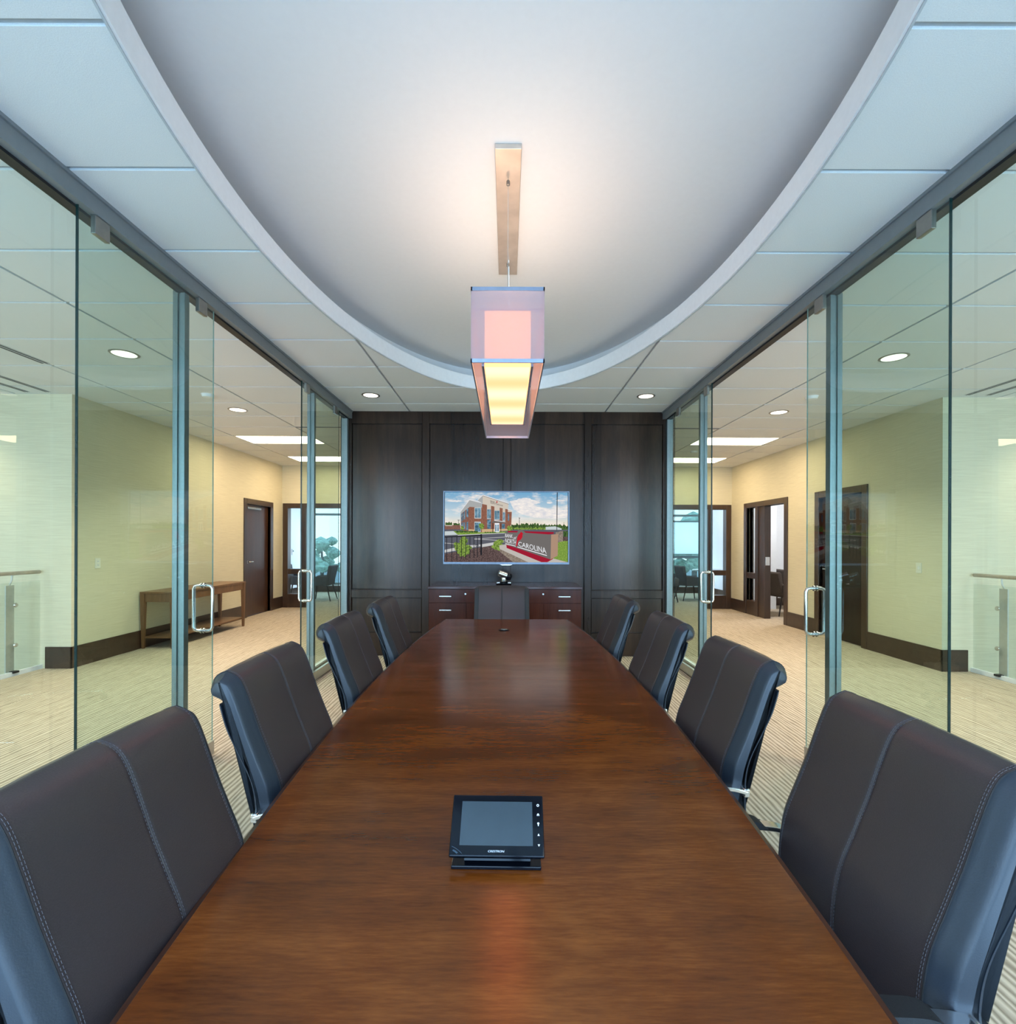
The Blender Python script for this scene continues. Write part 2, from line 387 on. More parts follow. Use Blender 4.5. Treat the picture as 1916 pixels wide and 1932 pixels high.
# street-side wall behind the camera, with windows
b = MB()
wins = [(-7.8, -5.4, -1.6, 2.9), (-4.15, -2.95, .15, 2.92), (-1.85, 1.85, .15, 2.92), (2.95, 4.15, .15, 2.92), (5.4, 7.8, -1.6, 2.9)]
x = -8.2
for (x0, x1, z0, z1) in wins:
    b.box(x, x0, YF-.2, YF, -3.4, 3.7); b.box(x0, x1, YF-.2, YF, -3.4, z0); b.box(x0, x1, YF-.2, YF, z1, 3.7); x = x1
b.box(x, 8.2, YF-.2, YF, -3.4, 3.7); struct(b.build('wall_near', M['whitepaint']))
for i, (x0, x1, z0, z1) in enumerate(wins):
    f = MB(); t = .05; f.box(x0, x0+t, YF-.16, YF-.06, z0, z1); f.box(x1-t, x1, YF-.16, YF-.06, z0, z1); f.box(x0, x1, YF-.16, YF-.06, z0, z0+t); f.box(x0, x1, YF-.16, YF-.06, z1-t, z1)
    mx = (x0+x1)/2; f.box(mx-.03, mx+.03, YF-.16, YF-.06, z0, z1)
    w = struct(f.build('window_%d' % (i+1), M['alu']))
    p = MB(); p.box(x0+t, x1-t, YF-.12, YF-.11, z0+t, z1-t); p.build('pane', M['winglass'], w)
# outer side walls of the voids and beyond
b = MB(); b.box(-8.2, -8, YF, YW+.1, -3.4, 3.7); struct(b.build('wall_outer_left', M['paper']))
b = MB(); b.box(8, 8.2, YF, 14.2, -3.4, 3.7); struct(b.build('wall_outer_right', M['paper']))
# corridor side walls and camera-facing return walls
b = MB()
b.box(-8, -WX, YW, YW+.12, -3.2, H); b.box(-WX-.12, -WX, YW+.12, 9.19, 0, H); b.box(-WX-.12, -WX, 9.19, 10.11, 2.12, H); b.box(-WX-.12, -WX, 10.11, YB, 0, H)
struct(b.build('wall_left', M['paper']))
b = MB()
b.box(WX, 8, YW, YW+.12, -3.2, H); b.box(WX, WX+.12, YW+.12, 6.73, 0, H); b.box(WX, WX+.12, 6.73, 7.66, 2.12, H)
b.box(WX, WX+.12, 7.66, 8.62, 0, H); b.box(WX, WX+.12, 8.62, 9.98, 2.12, H); b.box(WX, WX+.12, 9.98, YB, 0, H)
struct(b.build('wall_right', M['paper']))
# back wall of the corridors with two office openings
def backwall(s):
    b = MB(); X = lambda v: s*v
    b.box(X(4.96), X(4.76), YB, YB+.12, 0, H); b.box(X(4.76), X(3.15), YB, YB+.12, 2.14, H); b.box(X(3.15), X(0), YB, YB+.12, 0, H)
    return b
struct(backwall(-1).build('wall_back_left', M['paper'])); struct(backwall(1).build('wall_back_right', M['paper']))
# offices behind
b = MB()
b.box(-5.9, -5.72, YB, 14.2, 0, H); b.box(-5.9, -WX-.12, YB, YB+.12, 0, H); b.box(-.1, .1, YB+.12, 14.2, 0, H)
b.box(5.72, 5.80, YB, 14.2, 0, H); b.box(WX+.12, 5.72, YB, YB+.12, 0, H)
b.box(5.8, 8, 11.3, 11.42, 0, H); b.box(4.96, 8, 7.9, 8.0, 0, H)
struct(b.build('wall_office', M['offwall']))
b = MB()
for s in (-1, 1):
    b.box(s*0.1, s*3.0, 14.0, 14.2, 0, 3.7); b.box(s*3.0, s*5.66, 14.0, 14.2, 0, .20); b.box(s*3.0, s*5.66, 14.0, 14.2, 2.75, 3.7); b.box(s*5.66, s*8.2, 14.0, 14.2, 0, 3.7)
struct(b.build('wall_back', M['offwall']))
for k, s in enumerate((-1, 1)):
    f = MB(); X0, X1 = s*3.0, s*5.66
    for xa in (3.0, 4.3, 5.60): f.box(s*xa, s*(xa+.06), 14.02, 14.12, .2, 2.75)
    for za in (.2, 2.16, 2.69): f.box(X0, X1, 14.02, 14.12, za, za+.06)
    if s > 0: f.box(X0, X1, 14.02, 14.12, .98, 1.06)
    w = struct(f.build('window_%d' % (6+k), M['alu']))
    p = MB(); p.box(X0, X1, 14.06, 14.07, .24, 2.7); p.build('pane', M['winglass'], w)
# dark wood panelled wall
PY = 6.17
b = MB(); b.box(-2.08, 2.08, PY+.04, PY+.3, 0, CZ)
PG = .007
for (x0, x1, z0, z1) in ((-1.94, -1.06, .291, .725), (-1.94, -1.06, .824, 2.895), (1.052, 1.945, .291, .725), (1.052, 1.945, .824, 2.895), (-.972, -.046, 0, 2.895), (.042, .966, 0, 2.895), (-.046, .042, 0, 1.9)):
    gx = 0 if z0 == 0 else PG
    b.box(x0+(PG if x0 != -.046 else 0), x1-(PG if x0 != -.046 else 0), PY+.018, PY+.045, z0+gx, z1-PG)
FR = [(-2.08, -1.94), (-1.06, -.972), (-.046, .042), (.966, 1.052), (1.945, 2.08)]
for (x0, x1) in FR[:2]+FR[3:]: b.box(x0, x1, PY, PY+.045, 0, CZ)
b.box(FR[2][0]+.001, FR[2][1]-.001, PY+.004, PY+.045, 1.9, 2.90)
b.box(-1.94, -1.06, PY+.001, PY+.045, 2.895, CZ); b.box(-.972, .966, PY+.001, PY+.045, 2.895, CZ); b.box(1.052, 1.945, PY+.001, PY+.045, 2.895, CZ)
for (x0, x1) in ((-1.94, -1.06), (1.052, 1.945)):
    b.box(x0, x1, PY+.001, PY+.045, .725, .818); b.box(x0, x1, PY+.001, PY+.045, 0, .285); b.box(x0, x1, PY-.008, PY+.045, .812, .824)
    b.box(x0+.003, x1-.003, PY-.003, PY+.045, .285, .291)
struct(b.build('wall_panelled', M['shell_wood'], bevel=.004, seg=2))
# baseboards
BH = .24
b = MB(); t = .015
b.box(-5.12, -WX+t, YW-t, YW, 0, BH); b.box(-WX, -WX+t, YW-t, 9.09, 0, BH); b.box(-WX, -WX+t, 10.21, YB, 0, BH)
struct(b.build('baseboard_left', M['base_wood'], bevel=.003))
b = MB()
b.box(5.12, WX-t, YW-t, YW, 0, BH); b.box(WX, WX-t, YW-t, 6.63, 0, BH); b.box(WX, WX-t, 7.76, 8.52, 0, BH); b.box(WX, WX-t, 10.08, YB, 0, BH)
struct(b.build('baseboard_right', M['base_wood'], bevel=.003))
b = MB(); b.box(-3.05, 3.05, YB-t, YB, 0, BH); b.box(-5.7, -.1, 14-t, 14, 0, .17); b.box(5.7, .1, 14-t, 14, 0, .17); b.box(5.8, 8, 11.3-t, 11.3, 0, .17)
b.box(-5.72, -5.705, YB+.12, 14, 0, .17); b.box(5.72, 5.705, YB+.12, 14, 0, .17)
struct(b.build('baseboard_back', M['base_wood']))
# door and opening frames
def frame_x(name, s, y0, y1, top=2.22, w=.1):
    """casing on a side wall"""
    b = MB(); xa, xb = s*(WX-.02), s*(WX+.14)
    b.box(xa, xb, y0, y0+w, 0, top); b.box(xa, xb, y1-w, y1, 0, top); b.box(xa, xb, y0+w, y1-w, top-w, top)
    return struct(b.build(name, M['frame_wood'], bevel=.004))
frame_x('trim_3', -1, 9.09, 10.21); 
frame_x('trim_4', 1, 6.63, 7.76)
f5 = MB(); xa, xb = WX-.02, WX+.14
f5.box(xa, xb, 8.52, 8.62, 0, 2.22); f5.box(xa, xb, 9.98, 10.08, 0, 2.22); f5.box(xa, xb, 8.62, 9.98, 2.12, 2.22)
f5.box(xa+.02, xb-.02, 9.30, 9.62, 0, 2.12); f5.box(xa, xb, 9.52, 9.62, 0, 2.12)
f5.box(xa+.01, xb-.01, 9.62, 9.98, 0, .28); f5.box(xa+.01, xb-.01, 9.62, 9.98, .72, .83)
f5 = struct(f5.build('trim_5', M['frame_wood'], bevel=.004))
p = MB(); p.box(WX+.05, WX+.056, 9.62, 9.98, .28, .72); p.box(WX+.05, WX+.056, 9.62, 9.98, .83, 2.12); p.build('pane', M['winglass'], f5)
p = MB(); p.box(WX+.02, WX+.10, 9.294, 9.30, 1.0, 1.16); p.build('lock_plate', M['steel'], f5, bevel=.002)
def backframe(name, s):
    b = MB(); X = lambda v: s*v; y0, y1 = YB-.02, YB+.14
    b.box(X(4.82), X(4.71), y0, y1, 0, 2.24); b.box(X(3.15), X(3.05), y0, y1, 0, 2.24); b.box(X(4.71), X(3.15), y0, y1, 2.14, 2.24)
    b.box(X(4.42), X(4.32), y0, y1, 0, 2.14); b.box(X(4.71), X(4.42), y0+.01, y1-.01, 0, .29); b.box(X(4.71), X(4.42), y0+.01, y1-.01, .72, .83)
    o = struct(b.build(name, M['frame_wood'], bevel=.004))
    p = MB(); p.box(X(4.71), X(4.42), YB+.05, YB+.056, .29, .72); p.box(X(4.71), X(4.42), YB+.05, YB+.056, .83, 2.14); p.build('pane', M['winglass'], o)
    return o
backframe('trim_6', -1); backframe('trim_7', 1)
# door leaves (left corridor, right corridor) and open office door leaf
d = MB(); d.box(-WX-.09, -WX-.045, 9.19, 10.11, .008, 2.12); d1 = struct(d.build('door_1', M['door_wood'], bevel=.003))
h = MB(); h.tube([(-WX-.045, 9.29, 1.03), (-WX+.01, 9.29, 1.03), (-WX+.015, 9.31, 1.03), (-WX+.015, 9.42, 1.03)], .011); h.lathe([(.028, 0), (.028, .01)], 20, (-WX-.045, 9.29, 1.03), 'X')
h.build('door_handle', M['steel'], d1, smooth=True)
h = MB(); h.box(-WX-.045, -WX+.0, 9.25, 9.75, 2.03, 2.07); h.build('door_closer', M['steel'], d1, bevel=.004)
d = MB(); d.box(WX+.045, WX+.09, 6.73, 7.66, .008, 2.12); d2 = struct(d.build('door_2', M['shell_wood'], bevel=.003))
h = MB(); h.tube([(WX+.045, 7.56, 1.03), (WX-.01, 7.56, 1.03), (WX-.015, 7.54, 1.03), (WX-.015, 7.43, 1.03)], .011); h.build('door_handle', M['steel'], d2, smooth=True)
h = MB(); h.box(-WX-.12, -WX+.0, 9.19, 10.11, 0, .007); h.build('threshold', M['steel'], d1)

# ------------------------------------------------------------ glass partitions
def glasswall(s, side, ya):
    """s = -1 left, +1 right; ya = near edge of the near door"""
    X = lambda v: s*v
    nm = 'wall_glass_' + side
    b = MB(); b.box(X(1.935), X(2.032), YF, PY-.002, 2.957, CZ)
    b.box(X(1.925), X(1.94), YF, PY-.002, CZ-.016, CZ)
    hd = struct(b.build(nm, M['header']))
    b = MB(); b.box(X(1.975), X(2.028), YF, PY-.002, 2.943, 2.957); b.build('track', M['black'], hd)
    for (y0, y1) in ((YF, 3.03), (5.07, PY-.06)):
        b = MB(); b.m = 0; b.box(X(2.008), X(2.018), y0, y1, .10, 2.94); b.build('fixed_pane', M['glass'], hd)
        b = MB(); b.box(X(1.985), X(2.041), y0, y1, 0, .11); b.build('bottom_rail', M['railmet'], hd, bevel=.002)
        b = MB(); b.box(X(1.995), X(2.035), y0, y1, .110, .118); b.build('gasket', M['whitepaint'], hd)
    for (y0, y1) in ((3.03, 3.075), (5.07, 5.115)):
        b = MB(); b.box(X(1.978), X(2.005), y0, y1, 0, 2.957); b.box(X(2.021), X(2.052), y0, y1, 0, 2.957); b.box(X(2.0), X(2.03), y0+.008, y1-.008, 0, 2.957)
        b.build('post', M['alu'], hd, bevel=.002)
    b = MB(); b.box(X(1.975), X(2.05), PY-.06, PY-.002, 0, 2.957); b.build('end_post', M['alu'], hd, bevel=.003)
glasswall(-1, 'left', 2.24); glasswall(1, 'right', 2.18)
SM = {}
def glassdoor(s, y0, y1, hy, label):
    dr = thing('sliding_glass_door', label, 'door', (s*1.952, (y0+y1)/2, 0), group='sliding glass doors of the meeting room')
    c = (y0+y1)/2; a, e = y0-c, y1-c; x0, x1 = -.006, .006
    b = MB(); b.box(x0, x1, a+.003, e-.003, .09, 2.945); b.build('pane', M['glass'], dr)
    b = MB(); b.box(x0, x1, a, a+.003, .01, 2.945); b.build('pane_edge', M['glassedge'], dr)
    b = MB(); b.box(x0+.003, x1-.003, e-.002, e, .01, 2.945); b.build('pane_edge', M['glassedge2'] if y0 < 4 else M['glassedge'], dr)
    b = MB(); b.box(-.014, .014, a, e, .012, .10); b.build('bottom_rail', M['railmet'], dr, bevel=.002)
    for yy in (a+.13, e-.13):
        b = MB(); b.box(-.012, .012, yy-.043, yy+.043, 2.868, 2.955); b.build('hanger_clamp', M['clamp'], dr, bevel=.002)
    yy = hy-c
    b = MB()
    for t in (-1, 1):
        r = .03; P = [(0, yy, .845), (t*.035, yy, .845), (t*.052, yy, .850), (t*.06, yy, .868), (t*.06, yy, 1.112), (t*.052, yy, 1.130), (t*.035, yy, 1.135), (0, yy, 1.135)]
        b.tube(P, .0105, 14)
    for z in (.845, 1.135):
        for t in (-1, 1): b.lathe([(.017, 0), (.017, .007)], 18, (t*.006 if t > 0 else -.013, yy, z), 'X')
    b.build('pull_handle', M['steel'], dr, smooth=True)
    return dr
glassdoor(-1, 2.24, 3.284, 3.18, 'near left sliding glass door with steel pull handle, in front of the console table')
glassdoor(-1, 4.69, 5.74, 4.79, 'far left sliding glass door with steel pull handle, beside the panelled wall')
glassdoor(1, 2.18, 3.22, 3.13, 'near right sliding glass door with steel pull handle, in front of the dark corridor door')
glassdoor(1, 4.72, 5.77, 4.82, 'far right sliding glass door with steel pull handle, beside the panelled wall')
for o in list(bpy.data.objects):
    if o.name.startswith('pane_edge') and False: pass

# ------------------------------------------------------------ railings at the stair voids
def railing(s, label):
    rl = thing('glass_railing', label, 'railing', (s*5.17, YW, 0))
    b = MB(); b.tube([(s*.0, -.03, 1.075), (0, -6.2, 1.075)], .021, 14); b.build('handrail', plain('rail_wood' if s < 0 else 'rail_wood_b', (.42, .37, .30), .35, .4), rl, smooth=True)
    for y0, y1 in ((-.02, -.30), (-.305, -1.9), (-1.905, -3.5), (-3.505, -5.1)):
        b = MB(); b.box(-.006, .006, y0-.004, y1+.004, .02, .98); b.build('glass_panel', M['railglass'], rl)
    for y in (-.33, -1.93, -3.53, -5.13):
        b = MB(); b.box(s*.02, s*.032, y-.045, y+.045, -.05, .95); b.tube([(s*.026, y, .95), (s*.005, y, 1.0), (0, y, 1.06)], .008)
        ps = b.build('post', M['postmet'], rl, bevel=.002)
        for z in (.32, .74):
            b = MB(); b.lathe([(.022, 0), (.024, .004), (.018, .014)], 18, (-s*.006 if s < 0 else -.020, y+.03, z), 'X'); b.build('glass_button', M['steel'], ps, smooth=True)
        b = MB(); b.box(-.03, .03, y-.01, y+.05, .03, .05); b.build('bracket', M['black'], ps)
    b = MB(); b.box(-.012, .014, -6.2, -.0, -.30, .045); b.build('edge_channel', M['whitepaint'], rl)
    return rl
railing(-1, 'glass railing with wooden handrail on the left, beside the outlet wall')
railing(1, 'glass railing with wooden handrail on the right, beside the light switch wall')

# ------------------------------------------------------------ ceiling fittings
def downlight(x, y, label, r=.105, p=7, col=(1, .9, .72)):
    t = thing('recessed_downlight', label, 'downlight', (x, y, CZ), group='recessed downlights')
    b = MB(); n = 32; prof = [(r-.012, -.004), (r, -.006), (r+.008, -.002), (r+.008, .0)]
    for i in range(len(prof)-1):
        for k in range(n):
            a0, a1 = 2*PI*k/n, 2*PI*(k+1)/n; (r0, z0), (r1, z1) = prof[i], prof[i+1]
            b.face([(r0*math.cos(a0), r0*math.sin(a0), z0), (r0*math.cos(a1), r0*math.sin(a1), z0), (r1*math.cos(a1), r1*math.sin(a1), z1), (r1*math.cos(a0), r1*math.sin(a0), z1)])
    b.build('trim_ring', M['can_ring'], t, smooth=True)
    b = MB(); b.lathe([(r-.012, -.003), (r-.012, 0)], 32); b.build('lens', M['can_light'], t)
    l = bpy.data.lights.new('downlight_lamp', 'SPOT'); l.energy = p; l.color = col; l.spot_size = math.radians(125); l.spot_blend = .9; l.shadow_soft_size = .09
    lo = bpy.data.objects.new('downlight_lamp', l); COL.objects.link(lo); lo.parent = t; lo.location = (0, 0, -.02)
    return t
downlight(-1.52, 5.5, 'round downlight in the meeting room ceiling, left end, above the panelled wall', .092, 60)
downlight(1.54, 5.5, 'round downlight in the meeting room ceiling, right end, above the panelled wall', .092, 60)
downlight(-3.34, 4.31, 'larger near downlight in the left corridor ceiling, seen through green glass', p=280)
downlight(3.38, 4.33, 'larger near downlight in the right corridor ceiling, seen through green glass', p=280)
downlight(-3.34, 6.13, 'farther downlight in the left corridor ceiling, seen through the open doorway', p=260)
downlight(3.38, 6.16, 'farther downlight in the right corridor ceiling, seen through the open doorway', p=260)
for (tx, ty), lb in zip(TROF, ('nearer rectangular light panel in the left corridor ceiling', 'nearer rectangular light panel in the right corridor ceiling', 'farther rectangular light panel in the left corridor ceiling', 'farther rectangular light panel in the right corridor ceiling')):
    t = thing('ceiling_light_panel', lb, 'ceiling light', (tx, ty, CZ), group='rectangular corridor light panels')
    b = MB()
    for q in ((-.6, .6, -.295, -.28), (-.6, .6, .28, .295), (-.6, -.585, -.28, .28), (.585, .6, -.28, .28)): b.box(*q, .0, .008)
    b.build('frame', M['whitepaint'], t)
    b = MB(); b.box(-.585, .585, -.28, .28, .002, .007); b.build('diffuser', M['troffer'], t)
for s, w in ((-1, 'left'), (1, 'right')):
    downlight(s*1.53, -.2, 'added unseen fill downlight near the camera end of the meeting room, %s side' % w, .092, 60)  # out of view, added as warm fill for the table and room
    downlight(s*3.36, 1.87, 'added unseen fill downlight in the %s corridor ceiling, nearest the street windows' % w, p=280)  # out of view, added to brighten the corridors
    downlight(s*6.07, 4.9, 'assumed unseen wall washing downlight over the %s stair void' % w, p=95)  # out of view, assumed and added from the glow on the void walls
def detector(x, y, label, cat='smoke detector', nm='smoke_detector'):
    b = MB(); b.lathe([(.03, -.035), (.055, -.03), (.065, -.008), (.07, 0)], 24)
    o = b.build(nm, M['whitepaint'], smooth=True, loc=(x, y, CZ)); tag(o, label, cat)
detector(-3.33, 5.5, 'small white round detector on the left corridor ceiling'); detector(3.38, 5.5, 'small white round detector on the right corridor ceiling')
detector(3.32, 8.8, 'tiny white sprinkler disc between the light panels of the right corridor', 'sprinkler', 'ceiling_sprinkler')
def slot(x0, x1, y0, y1, label):
    t = thing('slot_diffuser', label, 'air vent', ((x0+x1)/2, (y0+y1)/2, CZ), group='linear slot air diffusers')
    hx, hy = (x1-x0)/2, (y1-y0)/2
    b = MB(); b.box(-hx, hx, -hy, hy, -.003, .001); b.build('flange', M['grid'], t)
    b = MB()
    if hx < hy:
        for k in (-1, 1): b.box(k*hx*.5-hx*.2, k*hx*.5+hx*.2, -hy+.01, hy-.01, -.005, -.002)
    else:
        for k in (-1, 1): b.box(-hx+.01, hx-.01, k*hy*.5-hy*.2, k*hy*.5+hy*.2, -.005, -.002)
    b.build('slot', M['black'], t)
slot(-4.285, -4.205, 3.3, 4.55, 'black linear air slot in the left corridor ceiling, nearest the camera')
slot(-5.06, -5.0, 4.0, 5.42, 'thin black linear air slot by the left void, inner of the two')
slot(-5.29, -5.23, 4.0, 5.42, 'thin black linear air slot by the left void, outer of the two')
slot(5.0, 5.06, 4.0, 5.42, 'thin black linear air slot by the right void, inner of the two')
slot(5.23, 5.29, 4.0, 5.42, 'thin black linear air slot by the right void, outer of the two')
slot(-3.02, -2.12, 7.015, 7.065, 'crosswise linear air slot in the left corridor ceiling')
slot(2.12, 3.02, 7.015, 7.065, 'crosswise linear air slot in the right corridor ceiling')

# ------------------------------------------------------------ pendant lamp
LY = 2.88
lamp = thing('pendant_lamp', 'long box pendant lamp with frosted shade and glowing inner box over the table', 'pendant lamp', (.0, LY, 2.187))
w, L, hh = .158, .77, .323
b = MB(); fr = .004
for z0, z1 in ((0, .016), (hh-.016, hh)):
    b.box(-w, w, -L, -L+.006, z0, z1); b.box(-w, w, L-.006, L, z0, z1); b.box(-w, -w+.006, -L, L, z0, z1); b.box(w-.006, w, -L, L, z0, z1)
b.build('frame', M['lampframe'], lamp)
b = MB(); b.box(-w+.001, w-.001, -L+.002, -L+.004, .016, hh-.016); b.box(-w+.001, w-.001, L-.004, L-.002, .016, hh-.016)
b.box(-w+.002, -w+.004, -L+.004, L-.004, .016, hh-.016); b.box(w-.004, w-.002, -L+.004, L-.004, .016, hh-.016)
b.build('outer_shade', M['organza'], lamp)
iw, ya, yb = .100, -L+.095, .39; iw2 = .112
b = MB(); b.box(-iw, iw, ya, yb, .014, .018); b.build('diffuser', M['lampdiff'], lamp)
b = MB()
for q in ((-iw-.003, -iw, ya, yb), (iw, iw+.003, ya, yb), (-iw, iw, ya-.003, ya), (-iw, iw, yb, yb+.003)): b.box(*q, .014, .27)
ib = b.build('inner_shade', M['lampside'], lamp)
b = MB()
for q in ((-iw-.014, -iw-.004, ya-.014, yb+.014), (iw+.004, iw+.014, ya-.014, yb+.014), (-iw-.014, iw+.014, yb+.004, yb+.014)): b.box(*q, .012, .024)
for yy in (ya-.01, yb+.0): b.box(-w+.004, w-.004, yy, yy+.01, .262, .272)
b.build('inner_frame', M['lampframe'], ib)
b = MB(); b.box(-iw+.002, iw-.002, ya+.002, yb-.002, .24, .243); b.build('uplight', M['lamptop'], lamp)
b = MB(); b.box(-.063, .063, -.55, .55, RZ-2.187-.026, RZ-2.187); b.build('canopy', M['canopy'], lamp, bevel=.002)
for yy in (-.37, .37):
    b = MB(); b.tube([(0, yy, .26), (0, yy, RZ-2.187-.026)], .0018, 8); b.build('cable', M['steel'], lamp, smooth=True)
    b = MB(); b.lathe([(.003, -.02), (.009, -.018), (.009, 0), (.006, .006)], 14, (0, yy, RZ-2.187-.05)); b.build('cable_grip', M['can_ring'], lamp, smooth=True)
b = MB(); b.tube([(.008, .37, .24), (.008, .37, .6), (.006, .37, RZ-2.187-.026)], .0028, 8); b.build('power_cord', M['whitepaint'], lamp, smooth=True)

# ------------------------------------------------------------ conference table
tb = thing('conference_table', 'long boat-shaped walnut conference table with glossy top', 'table', (0, 2.45, 0))
def half(y): return .655-.115*(y/1.93)**2
TH = .74
def outline(inset=0, n=28, y0=-1.93, y1=1.93):
    ysl = [y0+inset+(y1-y0-2*inset)*k/n for k in range(n+1)]
    R = [(half(y)-inset, y) for y in ysl]; Lp = [(-half(y)+inset, y) for y in reversed(ysl)]
    return R+Lp
for (y0, y1) in ((-1.93, -.0008), (.0008, 1.93)):
    b = MB(); ysl = [y0+(y1-y0)*k/16 for k in range(17)]
    P = [(half(y)-.012, y) for y in ysl]+[(-half(y)+.012, y) for y in reversed(ysl)]
    if y0 < -1: P = [(x, max(y, -1.918)) for x, y in P]
    else: P = [(x, min(y, 1.918)) for x, y in P]
    b.prism(P, TH-.028, TH); b.build('tabletop', M['table_wood'], tb)
b = MB(); A = outline(.012); Bq = outline(0); Cq = outline(.02); n = len(A)
for k in range(n):
    j = (k+1) % n
    a0, a1, b0, b1, c0, c1 = A[k], A[j], Bq[k], Bq[j], Cq[k], Cq[j]
    b.face([(*a0, TH), (*a1, TH), (*b1, TH-.004), (*b0, TH-.004)]); b.face([(*b0, TH-.004), (*b1, TH-.004), (*b1, TH-.012), (*b0, TH-.012)])
    b.face([(*b0, TH-.012), (*b1, TH-.012), (*c1, TH-.03), (*c0, TH-.03)]); b.face([(*c0, TH-.03), (*c1, TH-.03), (*a1, TH-.028), (*a0, TH-.028)])
b.build('edge_band', M['table_edge'], tb)
for yy in (-1.05, 1.05):
    b = MB(); b.box(-.32, .32, yy-.05, yy+.05, .0, TH-.028); b.box(-.2, .2, yy-.16, yy+.16, 0, .05); b.build('pedestal', M['cred_wood'], tb, bevel=.004)
b = MB(); b.box(-.02, .02, -1.0, 1.0, .25, TH-.09); b.build('stretcher', M['cred_wood'], tb, bevel=.003)
# table-top cable port
cp = thing('cable_port', 'small round black cable port near the far end of the table', 'cable port', (-.02, 3.82, TH))
b = MB(); b.lathe([(.041, 0), (.042, .003), (.036, .006)], 32); b.build('ring', M['blackgloss'], cp, smooth=True)
b = MB(); b.lathe([(.026, .006), (.026, .009), (.018, .010)], 24); b.build('lid', M['clamp'], cp, smooth=True)

# ------------------------------------------------------------ text helper
def text_pts(body, shear=0):
    cu = bpy.data.curves.new('txt', 'FONT'); cu.body = body; cu.shear = shear; cu.resolution_u = 3
    ob = bpy.data.objects.new('txt', cu); COL.objects.link(ob); bpy.context.view_layer.update()
    me = bpy.data.meshes.new_from_object(ob.evaluated_get(bpy.context.evaluated_depsgraph_get()))
    vs = [(v.co.x, v.co.y) for v in me.vertices]; fs = [tuple(p.vertices) for p in me.polygons]
    bpy.data.objects.remove(ob); bpy.data.meshes.remove(me)
    x0 = min(v[0] for v in vs); x1 = max(v[0] for v in vs); y0 = min(v[1] for v in vs); y1 = max(v[1] for v in vs)
    return [((x-x0)/(x1-x0), (y-y0)/(y1-y0)) for x, y in vs], fs
def put_text(mb, body, quad, f, shear=0):
    """quad = lower-left, lower-right, upper-right, upper-left in picture coordinates"""
    vs, fs = text_pts(body, shear); ll, lr, ur, ul = quad; base = len(mb.v)
    for (u, v) in vs:
        x = (1-u)*(1-v)*ll[0]+u*(1-v)*lr[0]+u*v*ur[0]+(1-u)*v*ul[0]; y = (1-u)*(1-v)*ll[1]+u*(1-v)*lr[1]+u*v*ur[1]+(1-u)*v*ul[1]
        mb.v.append(f(x, y))
    for q in fs: mb.f.append(tuple(base+i for i in q)); mb.mi.append(mb.m)

# ------------------------------------------------------------ touch panel on the table
tp = thing('touch_panel', 'black desktop touch panel on a low stand, in the middle of the near table', 'touch panel', (-.018, 1.045, TH), math.radians(-1))
b = MB(); b.box(-.096, .092, -.02, .055, 0, .008); b.build('stand_base', M['blackgloss'], tp, bevel=.002)
b = MB(); b.prism([(-.002, .008), (.055, .008), (.055, .075), (.03, .06)], -.07, .07, lambda x, y, z: (z, x, y)); b.build('stand_neck', M['blackgloss'], tp)
tilt = math.radians(43)
R = Matrix.Translation((-.001, -.020, .027)) @ Matrix.Rotation(tilt, 4, 'X')
b = MB(); b.box(-.1, .1, 0, .122, -.012, 0); b.xform(R); b.build('body', M['blackgloss'], tp, bevel=.003, seg=3)
b = MB(); b.box(-.079, .076, .021, .108, .0002, .0006); b.xform(R)
scr = plain('panel_screen', (.045, .060, .070), .12, noise=.03); b.build('screen', scr, tp)
icon = plain('icon_white', (.8, .82, .85), .5)
def ic(nm='icon'):
    global b
    b.xform(R); b.build(nm, icon, tp, weld=False); b = MB()
b = MB(); z = .0008; P3 = lambda x, y: (x, y, z)
put_text(b, 'CRESTRON', [(-.018, .0085), (.016, .0085), (.016, .0125), (-.018, .0125)], P3, .2); ic('wordmark')
cx = .0885
for k in range(16):
    a0, a1 = 2*PI*k/16, 2*PI*(k+1)/16
    b.face([(cx+.0028*math.cos(a0), .101+.0028*math.sin(a0), z), (cx+.0028*math.cos(a1), .101+.0028*math.sin(a1), z), (cx+.0015*math.cos(a1), .101+.0015*math.sin(a1), z), (cx+.0015*math.cos(a0), .101+.0015*math.sin(a0), z)])
ic()
b.face([P3(cx-.0025, .0795), P3(cx-.0025, .0825), P3(cx, .085), P3(cx+.0025, .0825), P3(cx+.0025, .0795), P3(cx+.0008, .0795), P3(cx+.0008, .0815), P3(cx-.0008, .0815), P3(cx-.0008, .0795)])
ic()
b.face([P3(cx+.0023*math.cos(2*PI*k/12), .0645+.0023*math.sin(2*PI*k/12)) for k in range(12)]); b.face([P3(cx-.001, .0595), P3(cx+.001, .0595), P3(cx+.001, .063), P3(cx-.001, .063)])
ic()
b.face([P3(cx-.0024, .0405), P3(cx+.0024, .0405), P3(cx, .0450)]); ic()
b.face([P3(cx-.0024, .0245), P3(cx, .0200), P3(cx+.0024, .0245)])
ic()
b = MB()
def arcband(r0, r1):
    for k in range(10):
        a0, a1 = math.radians(8+38*k/10*1.9), math.radians(8+38*(k+1)/10*1.9)
        q = [(-.118+r*math.cos(a), -.02+r*math.sin(a)*.75, .0007) for r, a in ((r0, a0), (r1, a0), (r1, a1), (r0, a1))]
        if all(-.098 < p[0] and .002 < p[1] < .04 for p in q): b.face(q)
arcband(.048, .052); arcband(.056, .0575)
if b.v: b.xform(R); b.build('corner_stripe', plain('stripe_blue', (.02, .04, .06), .3), tp)

